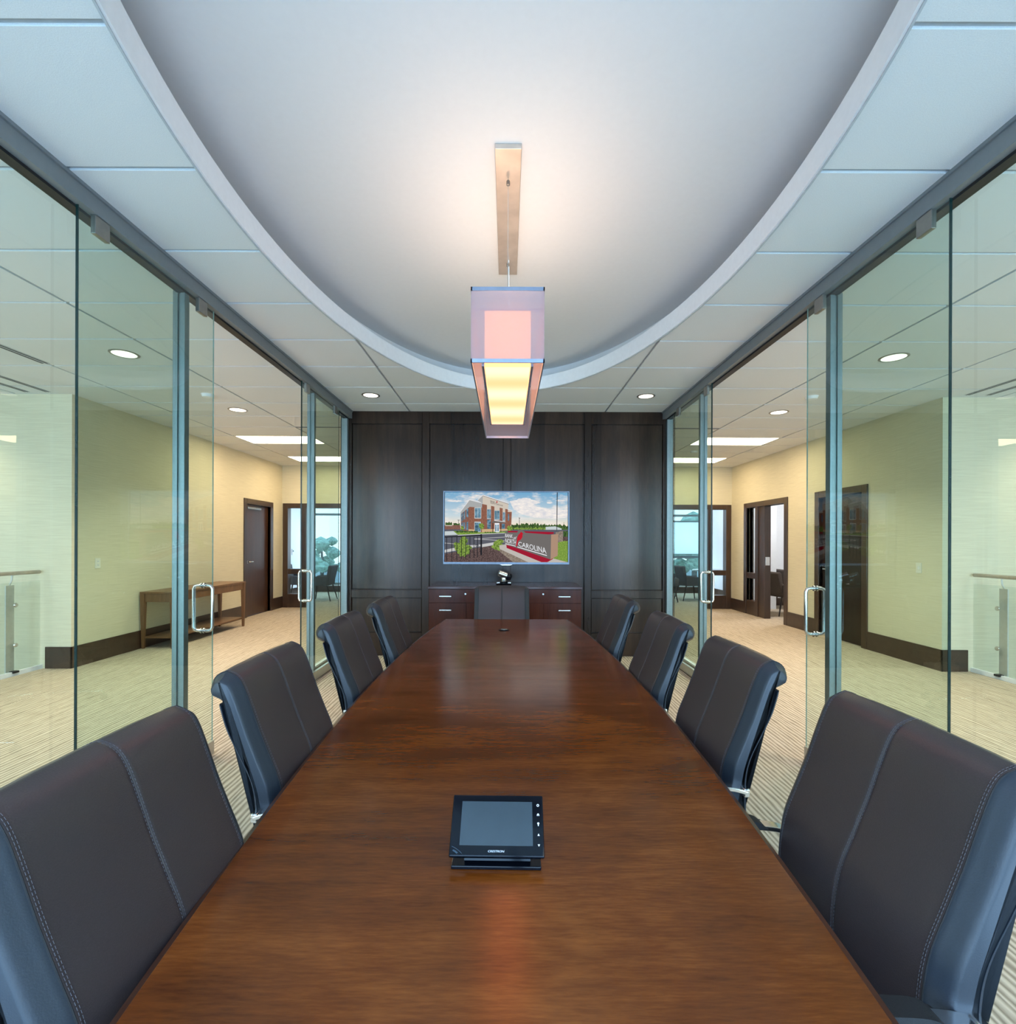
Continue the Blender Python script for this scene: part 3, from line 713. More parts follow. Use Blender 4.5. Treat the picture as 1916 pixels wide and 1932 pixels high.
# ------------------------------------------------------------ credenza
cr = thing('credenza', 'reddish mahogany credenza with silver bar pulls under the television', 'credenza', (-.02, 5.855, 0))
hw, cy0, cy1, ch = .872, -.295, .300, .92
b = MB(); b.box(-hw+.012, hw-.012, cy0+.03, cy1, .08, ch-.03); b.box(-hw+.03, hw-.03, cy0+.08, cy1, 0, .08); b.build('body', M['cred_wood'], cr, bevel=.002)
b = MB(); b.box(-hw, hw, cy0, cy1+.006, ch-.028, ch); b.build('top', M['credtop_wood'], cr, bevel=.003)
def front(nm, x0, x1, z0, z1, hx=None, hz=None, lock=None):
    b = MB(); b.box(x0+.002, x1-.002, cy0+.010, cy0+.03, z0+.002, z1-.002); o = b.build(nm, M['cred_wood'], cr, bevel=.002)
    if hx is not None:
        q = MB(); q.box(hx-.068, hx+.068, cy0-.016, cy0-.006, hz-.007, hz+.007); q.box(hx-.06, hx-.05, cy0-.008, cy0+.012, hz-.004, hz+.004); q.box(hx+.05, hx+.06, cy0-.008, cy0+.012, hz-.004, hz+.004)
        q.build('bar_pull', M['steel'], o, bevel=.002)
    if lock is not None:
        q = MB(); q.lathe([(.010, 0), (.010, .005)], 16, (lock[0], cy0+.005, lock[1]), 'Y'); q.build('lock', M['steel'], o)
front('drawer', -hw+.012, 0, .735, ch-.032, -.67, .81, (-.445, .836)); front('drawer', 0, hw-.012, .735, ch-.032, .668, .81, (.43, .836))
front('drawer', -hw+.012, -.435, .085, .735, -.67, .655); front('drawer', .435, hw-.012, .085, .735, .668, .655)
front('door', -.435, 0, .085, .735); front('door', 0, .435, .085, .735)

# conference camera
cc = thing('video_camera', 'small silver video conference camera turned aside on the credenza', 'camera', (-.035, 5.83, .92))
b = MB(); b.lathe([(.088, 0), (.09, .012), (.08, .02), (.05, .032), (.03, .04)], 32); b.v = [(x, y*.75, z) for x, y, z in b.v]; b.build('base', M['blackgloss'], cc, smooth=True)
for sx in (-1, 1):
    b = MB(); b.box(sx*.045, sx*.085, -.05, .03, .012, .034); b.build('base_trim', M['steel'], cc, bevel=.008, seg=3)
b = MB(); b.lathe([(.028, .03), (.034, .06), (.03, .10), (.02, .115)], 24); b.build('neck', M['steel'], cc, smooth=True)
b = MB(); b.lathe([(.02, -.075), (.036, -.07), (.038, -.02), (.038, .03)], 24, (0, 0, 0), 'X'); b.xform(Matrix.Translation((0, -.01, .115)) @ Matrix.Rotation(math.radians(20), 4, 'Y') @ Matrix.Rotation(math.radians(15), 4, 'Z')); b.build('barrel', M['steel'], cc, smooth=True)
b = MB(); b.lathe([(.039, .03), (.042, .04), (.042, .082), (.036, .09)], 24, (0, 0, 0), 'X'); b.xform(Matrix.Translation((0, -.01, .115)) @ Matrix.Rotation(math.radians(20), 4, 'Y') @ Matrix.Rotation(math.radians(15), 4, 'Z')); b.build('lens_hood', M['blackgloss'], cc, smooth=True)

# ------------------------------------------------------------ television with its picture
tv = thing('television', 'large flat television on the dark wood wall showing a brick bank and its sign', 'television', (-.009, 6.1, 1.6))
b = MB(); b.box(-.775, .775, -.012, .055, -.452, .448); b.build('back_case', M['black'], tv, bevel=.004)
b = MB(); fx = .775; 
b.box(-fx, fx, -.022, -.010, .436, .448); b.box(-fx, fx, -.022, -.010, -.452, -.425); b.box(-fx, -fx+.013, -.022, -.010, -.425, .436); b.box(fx-.013, fx, -.022, -.010, -.425, .436)
b.build('bezel', plain('tv_bezel', (.22, .27, .36), .4, .6), tv, bevel=.002)
b = MB(); b.prism([(-.09, -.452), (-.05, -.466), (.05, -.466), (.09, -.452)], -.018, .0, lambda x, y, z: (x, z, y)); b.build('logo_lip', M['steel'], tv, bevel=.002)
pic = []; PM = []
def pm(name, col, s=1.0): PM.append(emis('pic_'+name, srgb(*col), s)); return len(PM)-1
def pmn(name, c1, c2, scale, st=(1,1,1)):
    m, t, out = nt('pic_'+name); e = N(t, 'Emission', Strength=1.0); mp = mapping(t, st); nz = N(t, 'TexNoise', Scale=scale, Detail=5.0, Roughness=.7); t.links.new(mp.outputs[0], nz.inputs['Vector'])
    r = ramp(t, nz.outputs['Fac'], [(.38, srgb(*c1)), (.62, srgb(*c2))]); t.links.new(r.outputs[0], e.inputs[0]); t.links.new(e.outputs[0], out.inputs[0]); PM.append(m); return len(PM)-1
def skypic():
    m, t, out = nt('pic_sky'); e = N(t, 'Emission', Strength=1.0); tc = t.nodes.new('ShaderNodeTexCoord'); sp = t.nodes.new('ShaderNodeSeparateXYZ'); t.links.new(tc.outputs['Object'], sp.inputs[0])
    a = N(t, 'MapRange'); a.inputs['From Min'].default_value = .0; a.inputs['From Max'].default_value = .43; t.links.new(sp.outputs['Z'], a.inputs[0])
    r = ramp(t, a.outputs[0], [(0, srgb(250, 228, 196)), (.35, srgb(196, 214, 222)), (1, srgb(112, 168, 205))])
    mp = mapping(t, (2.2, 1, 7)); nz = N(t, 'TexNoise', Scale=1.6, Detail=7.0, Roughness=.65); t.links.new(mp.outputs[0], nz.inputs['Vector'])
    r2 = ramp(t, nz.outputs['Fac'], [(.48, (0,0,0)), (.66, (1,1,1))])
    mx = N(t, 'Mix', data_type='RGBA'); t.links.new(r2.outputs[0], mx.inputs[0]); t.links.new(r.outputs[0], mx.inputs[6]); mx.inputs[7].default_value = c4(srgb(240, 232, 226))
    t.links.new(mx.outputs[2], e.inputs[0]); t.links.new(e.outputs[0], out.inputs[0]); PM.append(m); return len(PM)-1
K = dict(sky=skypic(), cloud=pmn('cloud', (214, 214, 220), (248, 240, 232), 14, (1,1,2.5)), asphalt=pm('asphalt', (92, 94, 104)), curb=pm('curb', (196, 196, 196)),
 brick=pmn('brick', (128, 84, 68), (152, 104, 86), 60), bricks=pmn('brick_side', (120, 84, 74), (142, 102, 90), 60), beige=pm('beige', (206, 196, 182)), beiges=pm('beige_side', (168, 170, 170)),
 roof=pm('roof', (224, 224, 226)), roofd=pm('roof_dark', (110, 100, 96)), win=pmn('window', (58, 88, 108), (120, 160, 182), 22), frame=pm('win_frame', (196, 206, 208)), base=pm('base', (202, 172, 132)), dark=pm('dark', (34, 36, 42)),
 tree=pmn('tree', (36, 62, 34), (88, 116, 62), 45), treel=pmn('tree_light', (70, 96, 40), (150, 178, 84), 60), mulch=pmn('mulch', (52, 40, 40), (120, 100, 98), 110), grass=pmn('grass', (88, 124, 48), (150, 178, 82), 90),
 sign=pm('sign', (112, 108, 106)), signs=pm('sign_side', (172, 142, 120)), red=pm('red', (158, 30, 52)), red2=pm('red_bird', (190, 32, 48)), ledge=pm('ledge', (190, 184, 178)), stone=pmn('stone', (110, 98, 88), (166, 152, 138), 40, (1,1,3)), white=pm('white', (236, 238, 242)))
pb = MB(); layer = [0]
def pf(cx, cy): return (-.756+(cx-183)/1532*1.512, -.0125-.00008*layer[0], (2.034-1.6)-(cy-190)/872*(.86))
def poly(k, pts):
    layer[0] += 1; pb.m = K[k]; pb.face([pf(min(max(x, 183), 1715), min(max(y, 190), 1062)) for x, y in pts])
def rect(k, x0, y0, x1, y1): poly(k, [(x0, y0), (x1, y0), (x1, y1), (x0, y1)])
def blob(k, x0, x1, yt, yb, amp, n=26, sd=1):
    rnd = random.Random(sd); top = [(x0+(x1-x0)*i/n, yt+amp*(rnd.random()-.5)) for i in range(n+1)]
    poly(k, [(x0, yb)]+top+[(x1, yb)])
def bush(k, cx, cy, rx, ry, sd):
    rnd = random.Random(sd); poly(k, [(cx+rx*math.cos(a)*q, cy+ry*math.sin(a)*q) for a, q in ((2*PI*i/30, .72+.4*rnd.random()) for i in range(30))])
rect('sky', 183, 190, 1715, 1062)
poly('cloud', [(990, 300), (1080, 285), (1160, 262), (1300, 285), (1380, 320), (1290, 340), (1340, 370), (1500, 400), (1715, 405), (1715, 500), (1560, 520), (1300, 505), (1130, 460), (1040, 400)])
bush('cloud', 1180, 280, 90, 22, 4); bush('cloud', 1620, 290, 60, 14, 5); bush('cloud', 1490, 318, 40, 12, 6); bush('cloud', 300, 300, 110, 12, 8)
blob('tree', 190, 275, 570, 660, 20, 10, 3); blob('tree', 290, 370, 580, 660, 14, 10, 4); rect('bricks', 183, 602, 378, 662); rect('beige', 190, 602, 275, 612)
blob('tree', 1010, 1475, 585, 668, 34, 40, 5); blob('treel', 1040, 1460, 630, 668, 24, 36, 6); blob('tree', 1475, 1715, 600, 660, 34, 18, 7)
poly('frame', [(1440, 620), (1560, 612), (1640, 640), (1640, 665), (1440, 665)])
poly('asphalt', [(183, 655), (1715, 655), (1715, 1062), (183, 1062)])
poly('frame', [(183, 680), (290, 676), (345, 722), (183, 730)])
poly('grass', [(290, 676), (480, 668), (960, 680), (930, 700), (345, 722)]); poly('curb', [(345, 722), (930, 695), (930, 703), (345, 732)])
for a, bq in (((550, 770), (930, 745)), ((183, 822), (620, 860)), ((550, 772), (930, 790))): poly('curb', [a, bq, (bq[0], bq[1]+6), (a[0], a[1]+6)])
# the bank building
poly('bricks', [(383, 455), (490, 372), (482, 692), (383, 655)]); poly('beiges', [(378, 430), (490, 285), (490, 375), (383, 462)]); poly('roof', [(374, 430), (488, 278), (492, 288), (380, 437)])
for (x0, x1, u) in ((388, 398, .12), (402, 414, .3), (422, 436, .55), (452, 474, .95)):
    yt = 470-u*70; poly('win', [(x0, yt), (x1, yt-10), (x1, yt+100), (x0, yt+92)]); poly('win', [(x0, 572-u*8), (x1, 568-u*8), (x1, 650+u*20), (x0, 642+u*18)])
poly('brick', [(490, 370), (645, 380), (645, 690), (480, 690)]); poly('beiges', [(490, 285), (642, 325), (642, 384), (490, 372)]); poly('roof', [(486, 277), (645, 318), (645, 328), (490, 290)])
rect('frame', 552, 380, 636, 518); rect('win', 558, 388, 630, 508); rect('frame', 592, 388, 596, 508); rect('frame', 552, 558, 632, 688); rect('win', 557, 570, 627, 680); poly('base', [(480, 652), (555, 655), (555, 690), (480, 690)])
poly('beiges', [(588, 290), (655, 230), (655, 340), (642, 325)]); poly('brick', [(645, 335), (972, 402), (966, 665), (645, 690)]); poly('beige', [(655, 230), (975, 330), (972, 404), (655, 338)])
poly('roof', [(586, 288), (655, 219), (980, 325), (978, 336), (655, 232), (592, 292)]); poly('roofd', [(655, 231), (978, 335), (978, 340), (655, 236)])
for (x0, x1, y0, y1, y2) in ((708, 758, 348, 402, 516), (800, 866, 366, 418, 528), (903, 936, 390, 438, 542)):
    rect('beige', x0, y0, x1, y1); rect('frame', x0, y1, x1, y2+8); rect('win', x0+4, y1+2, x1-3, y2); rect('frame', (x0+x1)/2-1, y1, (x0+x1)/2+2, y2)
rect('win', 712, 532, 756, 646); rect('win', 893, 582, 932, 648); rect('frame', 712, 586, 756, 589)
poly('base', [(645, 652), (966, 645), (966, 668), (645, 692)]); poly('roofd', [(772, 562), (800, 540), (938, 562), (938, 574), (772, 574)]); poly('roof', [(800, 536), (940, 556), (938, 562), (800, 546)])
rect('dark', 776, 574, 784, 686); rect('dark', 880, 574, 886, 684); rect('white', 804, 574, 862, 688); rect('win', 811, 594, 828, 678); rect('win', 838, 594, 855, 678)
poly('brick', [(968, 412), (1018, 426), (1012, 588), (966, 660)]); poly('beige', [(968, 402), (1020, 420), (1018, 436), (968, 436)]); rect('win', 970, 460, 984, 545); poly('roof', [(966, 396), (1024, 418), (1024, 426), (966, 404)])
layer[0] += 1; pb.m = K['dark']; put_text(pb, 'BANK of', [(750, 312), (830, 332), (830, 312), (750, 288)], pf); put_text(pb, 'NORTH CAROLINA', [(752, 332), (906, 366), (906, 348), (752, 314)], pf)
bush('red2', 832, 312, 7, 16, 9)
for x, r, sd in ((640, 34, 11), (985, 30, 12), (400, 22, 13), (1005, 24, 14)): bush('treel', x, 612 if x < 700 and x > 500 else 640, r, r*1.3, sd)
for i in range(9): bush('tree', 340+i*30+(i % 2)*9, 684, 22, 12, 20+i)
for i in range(5): bush('tree', 690+i*30, 690, 14, 7, 40+i)
rect('dark', 1109, 512, 1114, 655); poly('dark', [(1102, 505), (1122, 508), (1122, 514), (1102, 510)]); poly('dark', [(1578, 190), (1588, 190), (1582, 660), (1574, 660)]); rect('dark', 353, 540, 358, 580); rect('dark', 342, 536, 370, 541); rect('dark', 1664, 562, 1668, 655)
# planting bed, path edges
poly('curb', [(183, 910), (330, 880), (560, 846), (575, 872), (183, 945)]); poly('curb', [(600, 846), (880, 800), (930, 812), (780, 850), (640, 880)])
poly('mulch', [(183, 962), (560, 888), (870, 842), (960, 900), (1040, 1062), (183, 1062)])
for cx, cy, rx, ry, sd in ((420, 910, 100, 90, 31), (360, 860, 75, 50, 32), (420, 790, 50, 60, 33), (840, 860, 75, 60, 34), (870, 800, 50, 30, 35)): bush('treel', cx, cy, rx, ry, sd)
poly('dark', [(183, 745), (640, 722), (640, 736), (183, 757)])
for x in (208, 272, 335, 392, 445, 497, 548, 592): poly('dark', [(x-4, 745), (x+4, 745), (x+4, 1050-(x-208)*.12), (x-4, 1050-(x-208)*.12)])
rect('dark', 628, 714, 648, 975)
poly('grass', [(1560, 830), (1640, 795), (1715, 792), (1715, 1058), (1520, 1015)]); poly('stone', [(1560, 690), (1655, 668), (1655, 800), (1600, 808)]); rect('tree', 1660, 672, 1715, 742); rect('mulch', 1655, 742, 1715, 795)
# monument sign
poly('stone', [(868, 895), (1225, 1062), (1035, 1062), (870, 930)]); poly('ledge', [(862, 852), (950, 838), (1500, 1005), (1545, 1015), (1715, 1060), (1715, 1062), (1225, 1062), (868, 896)])
poly('red', [(950, 845), (1530, 1005), (1532, 1020), (1460, 1060), (1390, 1060), (955, 884)]); poly('red', [(970, 670), (1540, 684), (1540, 706), (1450, 716), (970, 690)])
poly('sign', [(932, 690), (1085, 690), (1100, 664), (1125, 656), (1155, 664), (1190, 694), (1508, 716), (1502, 1026), (932, 836)]); poly('signs', [(1508, 716), (1596, 708), (1590, 978), (1502, 1026)])
layer[0] += 2; pb.m = K['white']
put_text(pb, 'BANK', [(936, 748), (1030, 762), (1030, 716), (936, 706)], pf); put_text(pb, 'of', [(1038, 772), (1076, 784), (1078, 742), (1042, 734)], pf, .3)
put_text(pb, 'NORTH', [(938, 818), (1070, 846), (1070, 786), (938, 764)], pf); put_text(pb, 'CAROLINA', [(1100, 858), (1452, 956), (1440, 880), (1100, 804)], pf)
poly('white', [(938, 826), (1068, 858), (1068, 866), (938, 834)]); poly('white', [(1088, 866), (1456, 972), (1456, 982), (1088, 876)])
poly('red2', [(1150, 695), (1132, 680), (1122, 698), (1100, 720), (1086, 755), (1082, 790), (1070, 862), (1084, 864), (1100, 796), (1130, 780), (1150, 750), (1152, 715), (1162, 710)])
pb.build('screen', PM, tv, weld=False)

# ------------------------------------------------------------ conference chairs
def chair_proto():
    root = thing('conference_chair', 'x', 'chair')
    F = [(.005,.47),(.014,.56),(.013,.66),(0,.74),(-.028,.812),(-.057,.885),(-.083,.959),(-.103,1.01),(-.122,1.037),(-.150,1.05)]
    Rl = [(-.150,1.05),(-.178,1.038),(-.194,1.008),(-.186,.98),(-.160,.966),(-.140,.950)]
    Bk = [(-.140,.950),(-.124,.895),(-.094,.83),(-.062,.76),(-.047,.70),(-.045,.62),(-.050,.54),(-.055,.47)]
    F = spl(F, 5); Rl = spl(Rl, 4); Bk = spl(Bk, 4)
    prof = F+Rl[1:]+Bk[1:]
    n = len(prof); nrm = []
    for i in range(n):
        a = Vector(prof[(i-1) % n]); c = Vector(prof[(i+1) % n]); t = (c-a).normalized(); nrm.append(Vector((-t.y, t.x)))
    def ring(y, off):
        out = []
        for i in range(n):
            q = i-(len(F)+len(Rl)-2); wgt = 1 if q <= 0 or off*s < 0 else max(.3, 1-.14*q)
            p = Vector(prof[i])+nrm[i]*off*wgt; out.append((p.x, y, p.y))
        return out
    half_s = [(.250, .023), (.247, .019), (.240, .0145), (.231, .010), (.222, .0055), (.213, .0), (.205, -.0008), (.12, -.005), (.012, -.0062), (.0015, -.0058)]
    secs = [(-y, o) for y, o in half_s]+[(0, -.0042)]+[(y, o) for y, o in reversed(half_s)]
    # sign of the offset: positive = inwards
    test = Vector(prof[20])+nrm[20]*.01; s = 1 if test.x < prof[20][0] else -1
    b = MB()
    for (y, off) in secs: b.v += ring(y, off*s)
    m = len(secs)
    for k in range(m-1):
        yy = (secs[k][0]+secs[k+1][0])/2
        for i in range(n):
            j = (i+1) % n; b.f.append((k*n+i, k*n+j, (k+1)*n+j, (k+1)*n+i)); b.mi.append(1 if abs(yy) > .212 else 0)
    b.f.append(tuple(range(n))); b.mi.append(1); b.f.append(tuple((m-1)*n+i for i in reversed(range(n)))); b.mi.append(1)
    back = b.build('backrest', [M['leather'], M['leather_bluelit']], root, smooth=True, angle=60)
    # piping along the side seams, stitching beside it and down the middle
    def along(off, y, i0=0, i1=None):
        i1 = i1 or len(F)+6
        out = []
        for i in range(i0, i1):
            p = Vector(prof[i])-nrm[i]*s*off; out.append((p.x, y, p.y))
        return out
    b = MB()
    for y in (-.213, .213):
        b = MB(); b.tube(along(-.0004, y), .0016, 6); b.build('seam_piping', M['black'], back, smooth=True)
    for si, (y, off) in enumerate(((-.2085, .0016), (-.2045, .0018), (.2085, .0016), (.2045, .0018), (-.0040, .0062), (.0040, .0062))):
        if si % 2 == 0: b = MB()
        P = [Vector(p) for p in along(off, y)]; acc = 0; step = .0075; dash = .0048
        Ls = [0]
        for i in range(1, len(P)): Ls.append(Ls[-1]+(P[i]-P[i-1]).length)
        def at(d):
            for i in range(1, len(P)):
                if Ls[i] >= d: return P[i-1].lerp(P[i], (d-Ls[i-1])/(Ls[i]-Ls[i-1]))
            return P[-1]
        d = .14
        while d+dash < Ls[-1]:
            b.tube([at(d), at(d+dash)], .0005, 4); d += step
        if si % 2: b.build('stitching', M['stitch'], back)
    # rear shell
    So = spl([(-.155,.966),(-.150,.945),(-.134,.895),(-.103,.83),(-.070,.76),(-.056,.70),(-.054,.62),(-.06,.54),(-.065,.45),(-.05,.42)], 4)
    Si = [(x+.010, z-.002) for x, z in So]
    P = So+list(reversed(Si)); b = MB(); k = len(P)
    for y, q in ((-.252, 1), (-.240, 1), (.240, 1), (.252, 1)):
        sh = .006 if abs(y) > .24 else 0
        for i, (x, z) in enumerate(P): b.v.append((x+(sh if i < len(So) else 0), y, z))
    for a in range(3):
        for i in range(k):
            j = (i+1) % k; b.f.append((a*k+i, a*k+j, (a+1)*k+j, (a+1)*k+i)); b.mi.append(0)
    b.f.append(tuple(range(k))); b.f.append(tuple(3*k+i for i in reversed(range(k)))); b.mi += [0, 0]
    b.build('back_shell', M['leather_bluelit'], root, smooth=True, angle=50)
    # seat
    b = MB(); ps = [(-.03, .44), (-.03, .47), (.0, .485), (.2, .482), (.38, .48), (.44, .468), (.462, .44), (.44, .41), (.3, .405), (0, .41)]
    ps = [p for p in spl(ps+[ps[0]], 3)[:-1]]; k = len(ps); cxs = .2; czs = .445
    for y, q in ((-.255, .80), (-.25, .92), (-.235, 1), (.235, 1), (.25, .92), (.255, .80)):
        for (x, z) in ps: b.v.append((cxs+(x-cxs)*(1-(1-q)*.12), y, czs+(z-czs)*q))
    for a in range(5):
        for i in range(k):
            j = (i+1) % k; b.f.append((a*k+i, a*k+j, (a+1)*k+j, (a+1)*k+i)); b.mi.append(0)
    b.f.append(tuple(range(k))); b.f.append(tuple(5*k+i for i in reversed(range(k)))); b.mi += [0, 0]
    b.build('seat', M['leather'], root, smooth=True, angle=60)
    # arms: chrome loop with black pad
    for s2 in (-1, 1):
        y = s2*.264
        top = spl([(-.045, .672), (.0, .684), (.08, .690), (.2, .690), (.30, .680), (.335, .655), (.33, .60), (.29, .50), (.24, .435)], 4)
        b = MB(); hw2 = .017
        def strip(path, th, w0):
            k = len(path); base = len(b.v)
            for i, (x, z) in enumerate(path):
                a = Vector(path[max(i-1, 0)]); c = Vector(path[min(i+1, k-1)]); t = (c-a).normalized(); nn = Vector((-t.y, t.x))*th
                b.v += [(x, y-w0, z), (x, y+w0, z), (x-nn.x, y+w0, z-nn.y), (x-nn.x, y-w0, z-nn.y)]
            for i in range(k-1):
                for q in range(4): b.f.append((base+i*4+q, base+i*4+(q+1) % 4, base+(i+1)*4+(q+1) % 4, base+(i+1)*4+q)); b.mi.append(0)
            b.f.append((base, base+1, base+2, base+3)); e = base+(k-1)*4; b.f.append((e+3, e+2, e+1, e)); b.mi += [0, 0]
        strip(top, .012, hw2)
        b.box(-.048, -.03, min(s2*.235, s2*.28), max(s2*.235, s2*.28), .655, .680)     # lug into the back
        b.box(.22, .26, min(s2*.2, s2*.28), max(s2*.2, s2*.28), .415, .435)            # lug under the seat
        arm = b.build('armrest', M['chrome'], root, smooth=True, angle=30, bevel=.003)
        b = MB(); pd = spl([(.025, .685), (.05, .701), (.10, .706), (.2, .706), (.28, .699), (.31, .682)], 4); k = len(pd)
        for yy, dz in ((y-.024, .012), (y-.019, .002), (y+.019, .002), (y+.024, .012)):
            for (x, z) in pd: b.v.append((x, yy, max(z-dz, .686 if dz < .01 else .6845)))
            for (x, z) in reversed(pd): b.v.append((x, yy, .684))
        kk = 2*k
        for a in range(3):
            for i in range(kk):
                j = (i+1) % kk; b.f.append((a*kk+i, a*kk+j, (a+1)*kk+j, (a+1)*kk+i)); b.mi.append(0)
        b.f.append(tuple(range(kk))); b.f.append(tuple(3*kk+i for i in reversed(range(kk)))); b.mi += [0, 0]
        b.build('arm_pad', M['blackpad'], arm, smooth=True, angle=50)
    b = MB(); b.box(.08, .32, -.11, .11, .375, .41); b.tube([(.18, 0, .39), (.18, 0, .10)], [.028]*2, 16); b.tube([(.18, 0, .24), (.18, 0, .09)], [.036]*2, 16)
    b.build('gas_column', M['chrome'], root, smooth=True, angle=40)
    for k in range(5):
        a = 2*PI*k/5+.3; b = MB(); ex, ey = .18+.30*math.cos(a), .30*math.sin(a)
        b.tube([(.18, 0, .11), (.18+.15*math.cos(a), .15*math.sin(a), .098), (ex, ey, .078)], [.03, .022, .016], 10)
        lg = b.build('base_leg', M['chrome'], root, smooth=True)
        b = MB(); px, py = -math.sin(a), math.cos(a)
        for t in (-1, 1):
            q = MB(); q.lathe([(.024, -.009), (.027, -.006), (.027, .006), (.024, .009)], 18, (0, 0, 0), 'Y')
            q.xform(Matrix.Translation((ex+px*.014*t, ey+py*.014*t, .027)) @ Matrix.Rotation(a, 4, 'Z'))
            base = len(b.v); b.v += q.v; b.f += [tuple(base+i for i in f) for f in q.f]; b.mi += q.mi
        b.tube([(ex, ey, .03), (ex, ey, .08)], .008, 8); b.build('caster', M['black'], lg, smooth=True, angle=50)
    return root
ch0 = chair_proto()
chairs = [(-.592, .90, 0, 'nearest chair on the left side of the table, cut by the left edge'),
 (-.645, 1.62, 0, 'second leather chair from the camera on the left side of the table'),
 (-.668, 2.45, 0, 'third leather chair from the camera on the left side of the table'),
 (-.652, 3.19, 0, 'farthest leather chair on the left side, in front of the panelled wall'),
 (.70, 1.03, PI, 'nearest chair on the right side, its black arm pad and chrome arm in view'),
 (.685, 1.765, PI, 'second leather chair from the camera on the right side of the table'),
 (.668, 2.48, PI, 'third leather chair from the camera on the right side of the table'),
 (.655, 3.36, PI, 'farthest leather chair on the right side, in front of the panelled wall'),
 (-.045, 4.43, -PI/2, 'leather chair at the head of the table, in front of the credenza')]
for i, (x, y, r, lb) in enumerate(chairs):
    c = ch0 if i == 0 else copy_tree(ch0)
    c.location = (x, y, 0); c.rotation_euler = (0, 0, r); c['label'] = lb; c['group'] = 'leather chairs around the conference table'
    if i == 8: c.scale = (1, 1, .965)

# ------------------------------------------------------------ console table, plates
cs = thing('console_table', 'narrow walnut console table with lower shelf against the left corridor wall', 'console table', (-4.60, 7.4, 0))
hx, hy = .225, .90
b = MB(); b.box(-hx, hx, -hy, hy, .725, .75); b.build('top', M['console_wood'], cs, bevel=.003)
b = MB(); b.box(-hx+.015, hx-.015, -hy+.015, hy-.015, .615, .725); b.build('apron', M['console_wood'], cs, bevel=.002)
b = MB(); b.box(-hx+.03, hx-.03, -hy+.03, hy-.03, .135, .155); b.build('shelf', M['console_wood'], cs, bevel=.002)
for sx in (-1, 1):
    for sy in (-1, 1):
        b = MB(); x0, y0 = sx*(hx-.03), sy*(hy-.03); q = len(b.v)
        for (z, w2) in ((0, .015), (.6, .026), (.725, .028)): b.v += [(x0-w2, y0-w2, z), (x0+w2, y0-w2, z), (x0+w2, y0+w2, z), (x0-w2, y0+w2, z)]
        for a in range(2):
            for i in range(4): b.f.append((a*4+i, a*4+(i+1) % 4, (a+1)*4+(i+1) % 4, (a+1)*4+i)); b.mi.append(0)
        b.f += [(3, 2, 1, 0), (8, 9, 10, 11)]; b.mi += [0, 0]; b.build('leg', M['console_wood'], cs)
M['plate'] = plain('switch_plate', (.82, .80, .72), .4, noise=.01)
def plate(s, y, z, nm, label, cat):
    t = thing(nm, label, cat, (s*WX, y, z)); b = MB(); b.box(0, -s*.006, -.038, .038, -.06, .06); b.build('cover_plate', M['plate'], t, bevel=.002)
    b = MB()
    if s < 0:
        for dz in (.022, -.022): b.box(s*-.006, s*-.009, -.016, .016, dz-.014, dz+.014)
        b.build('receptacle', M['whitepaint'], t)
        b = MB()
        for dz in (.022, -.022):
            b.box(-s*.009, -s*.0095, -.008, -.005, dz-.006, dz+.006); b.box(-s*.009, -s*.0095, .005, .008, dz-.006, dz+.006)
        b.build('slots', M['black'], t)
    else:
        b.box(-s*.006, -s*.012, -.01, .01, -.02, .02); b.build('toggle', M['whitepaint'], t)
plate(-1, 5.85, 1.155, 'wall_outlet', 'cream wall plate on the left corridor wall, left of the console table', 'outlet')
plate(1, 5.81, 1.135, 'light_switch', 'cream light switch plate on the right corridor wall', 'light switch')
ts = thing('thermostat', 'white thermostat on the office wall seen through the left sidelight', 'thermostat', (-5.72, 13.2, 1.14))
b = MB(); b.box(0, .02, -.05, .05, -.08, .08); b.build('case', M['whitepaint'], ts, bevel=.004); b = MB(); b.box(.02, .022, -.03, .03, .0, .05); b.build('display', M['black'], ts)

# ------------------------------------------------------------ office furniture
def armchair_proto(fab):
    r = thing('office_armchair', 'x', 'armchair')
    b = MB(); b.box(-.22, .26, -.25, .25, .36, .46); b.build('seat', fab, r, bevel=.03, seg=3)
    b = MB(); b.prism([(-.22, .37), (-.16, .38), (-.24, .84), (-.29, .86), (-.33, .83)], -.24, .24, lambda x, y, z: (x, z, y)); b.build('backrest', fab, r, bevel=.02, seg=3)
    for s in (-1, 1):
        b = MB(); b.prism([(-.22, .37), (.2, .38), (.24, .55), (.2, .58), (-.24, .61)], s*.25, s*.30, lambda x, y, z: (x, z, y)); b.build('armrest', fab, r, bevel=.015, seg=2)
        for (x0, x1) in ((-.2, -.30), (.18, .24)):
            b = MB(); b.tube([(x0, s*.2, .36), (x1, s*.25, 0)], [.02, .011], 8); b.build('leg', M['legwood'], r, smooth=True)
    return r
ac = armchair_proto(M['fabric']); ac2 = armchair_proto(M['fabric2'])
AL = [(ac, -4.49, 12.0, PI, 'dark armchair facing left in the left office, under the window', 1),
 (ac, -5.25, 12.3, -.15, 'dark armchair behind the door mullion in the left office', 0), (ac, -3.75, 12.9, PI*.8, 'dark armchair partly hidden at the right of the left office opening', 0),
 (ac, 4.56, 12.3, .1, 'grey armchair facing the round table in the right office', 0), (ac, 3.75, 11.9, .5, 'grey armchair at the left edge of the right office opening', 0), (ac, 4.3, 13.4, -.5, 'grey armchair behind the round table by the office window', 0),
 (ac2, 5.52, 9.85, .15, 'brown patterned armchair with splayed legs inside the right side room', 1), (ac2, 6.2, 10.7, 0, 'brown patterned armchair at the right edge of the side room doorway', 0)]
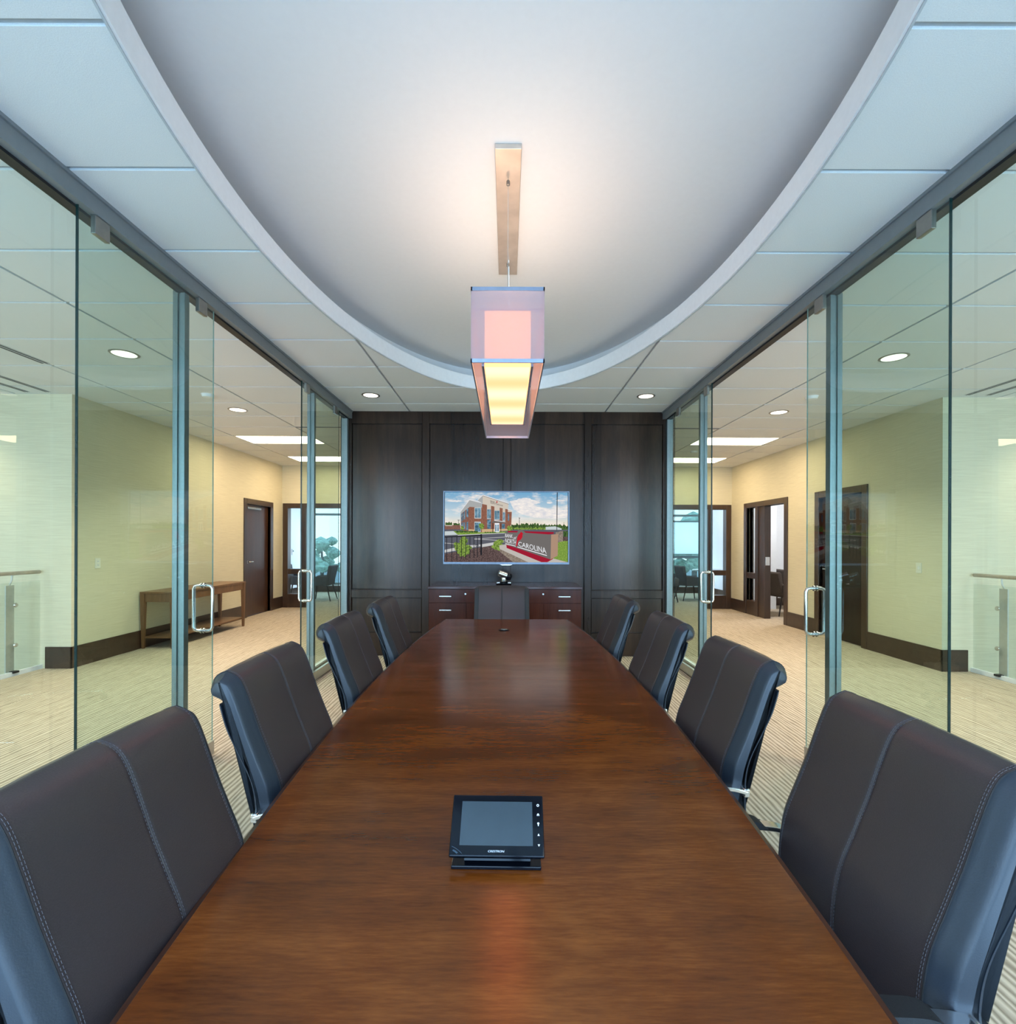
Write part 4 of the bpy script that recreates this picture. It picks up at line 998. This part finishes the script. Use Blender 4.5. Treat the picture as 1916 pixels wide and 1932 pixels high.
for (pr, x, y, r, lb, first) in AL:
    c = pr if first else copy_tree(pr); c.location = (x, y, 0); c.rotation_euler = (0, 0, r); c['label'] = lb; c['group'] = 'office armchairs'
rt = thing('round_table', 'small round meeting table in the right office', 'table', (5.18, 12.6, 0))
b = MB(); b.lathe([(.42, .71), (.43, .715), (.43, .735), (.42, .74)], 40); b.build('tabletop', plain('laminate', (.35, .38, .4), .3), rt, smooth=True, angle=40)
b = MB(); b.lathe([(.26, 0), (.25, .03), (.05, .05), (.04, .70), (.15, .71)], 28); b.build('pedestal', M['legwood'], rt, smooth=True, angle=40)
b = MB(); b.box(3.1, 5.58, 13.95, 13.955, 1.10, 2.0); rs = b.build('roller_shade', M['rollershade']); tag(rs, 'white roller shade half drawn over the right office window', 'window shade')
q = MB(); q.tube([(3.1, 13.952, 2.02), (5.58, 13.952, 2.02)], .02, 12); q.tube([(3.1, 13.952, 1.10), (5.58, 13.952, 1.10)], .009, 8); q.build('rod', M['alu'], rs, smooth=True)
area('office_fill', (-4.2, 12.4, 3.0), (0, 0, 0), 1.2, .6, 40, (.9, .95, 1))  # unseen area lights without fixtures, added to brighten the offices and side room
area('office_fill', (4.2, 12.4, 3.0), (0, 0, 0), 1.2, .6, 60, (.95, .97, 1))
area('office_fill', (6.3, 9.6, 3.0), (0, 0, 0), 1.2, .6, 60, (.95, .97, 1))
# outdoors: ground and trees beyond the offices
b = MB(); b.box(-60, 60, 14.3, 120, -4.2, -4.0); tag(b.build('parking_ground', M['ground']), 'pale ground outside the office windows', 'ground', kind='structure')
b = MB(); b.box(-60, 60, -60, -1.3, -4.2, -4.0); struct(b.build('street_ground', M['ground']))
def tree(x, y, h, label):
    t = thing('tree', label, 'tree', (x, y, -4)); b = MB(); b.tube([(0, 0, 0), (.1, 0, h*.5), (0, .1, h*.8)], [.25, .18, .08], 8); b.build('trunk', M['legwood'], t, smooth=True)
    rnd = random.Random(int(x*7)); b = MB()
    for k in range(26):
        a = rnd.random()*2*PI; rr = rnd.random()*h*.28; z = h*(.45+.5*rnd.random()); q = .35+.6*rnd.random()
        b.lathe([(.05*q, -q*.8), (q*.75, -q*.4), (q, 0), (q*.7, q*.45), (.05*q, q*.75)], 8, (rr*math.cos(a), rr*math.sin(a), z))
    b.build('foliage', M['leaf'], t, smooth=True)
tree(-13.0, 44, 5.6, 'pale tree outside the left office window'); tree(-19.5, 52, 5.9, 'farther tree at the left of the left office window')
tree(12.8, 34, 7.6, 'tree top above the shade in the right office window'); tree(15.8, 36, 7.8, 'rightmost tree top above the shade in the right office window')
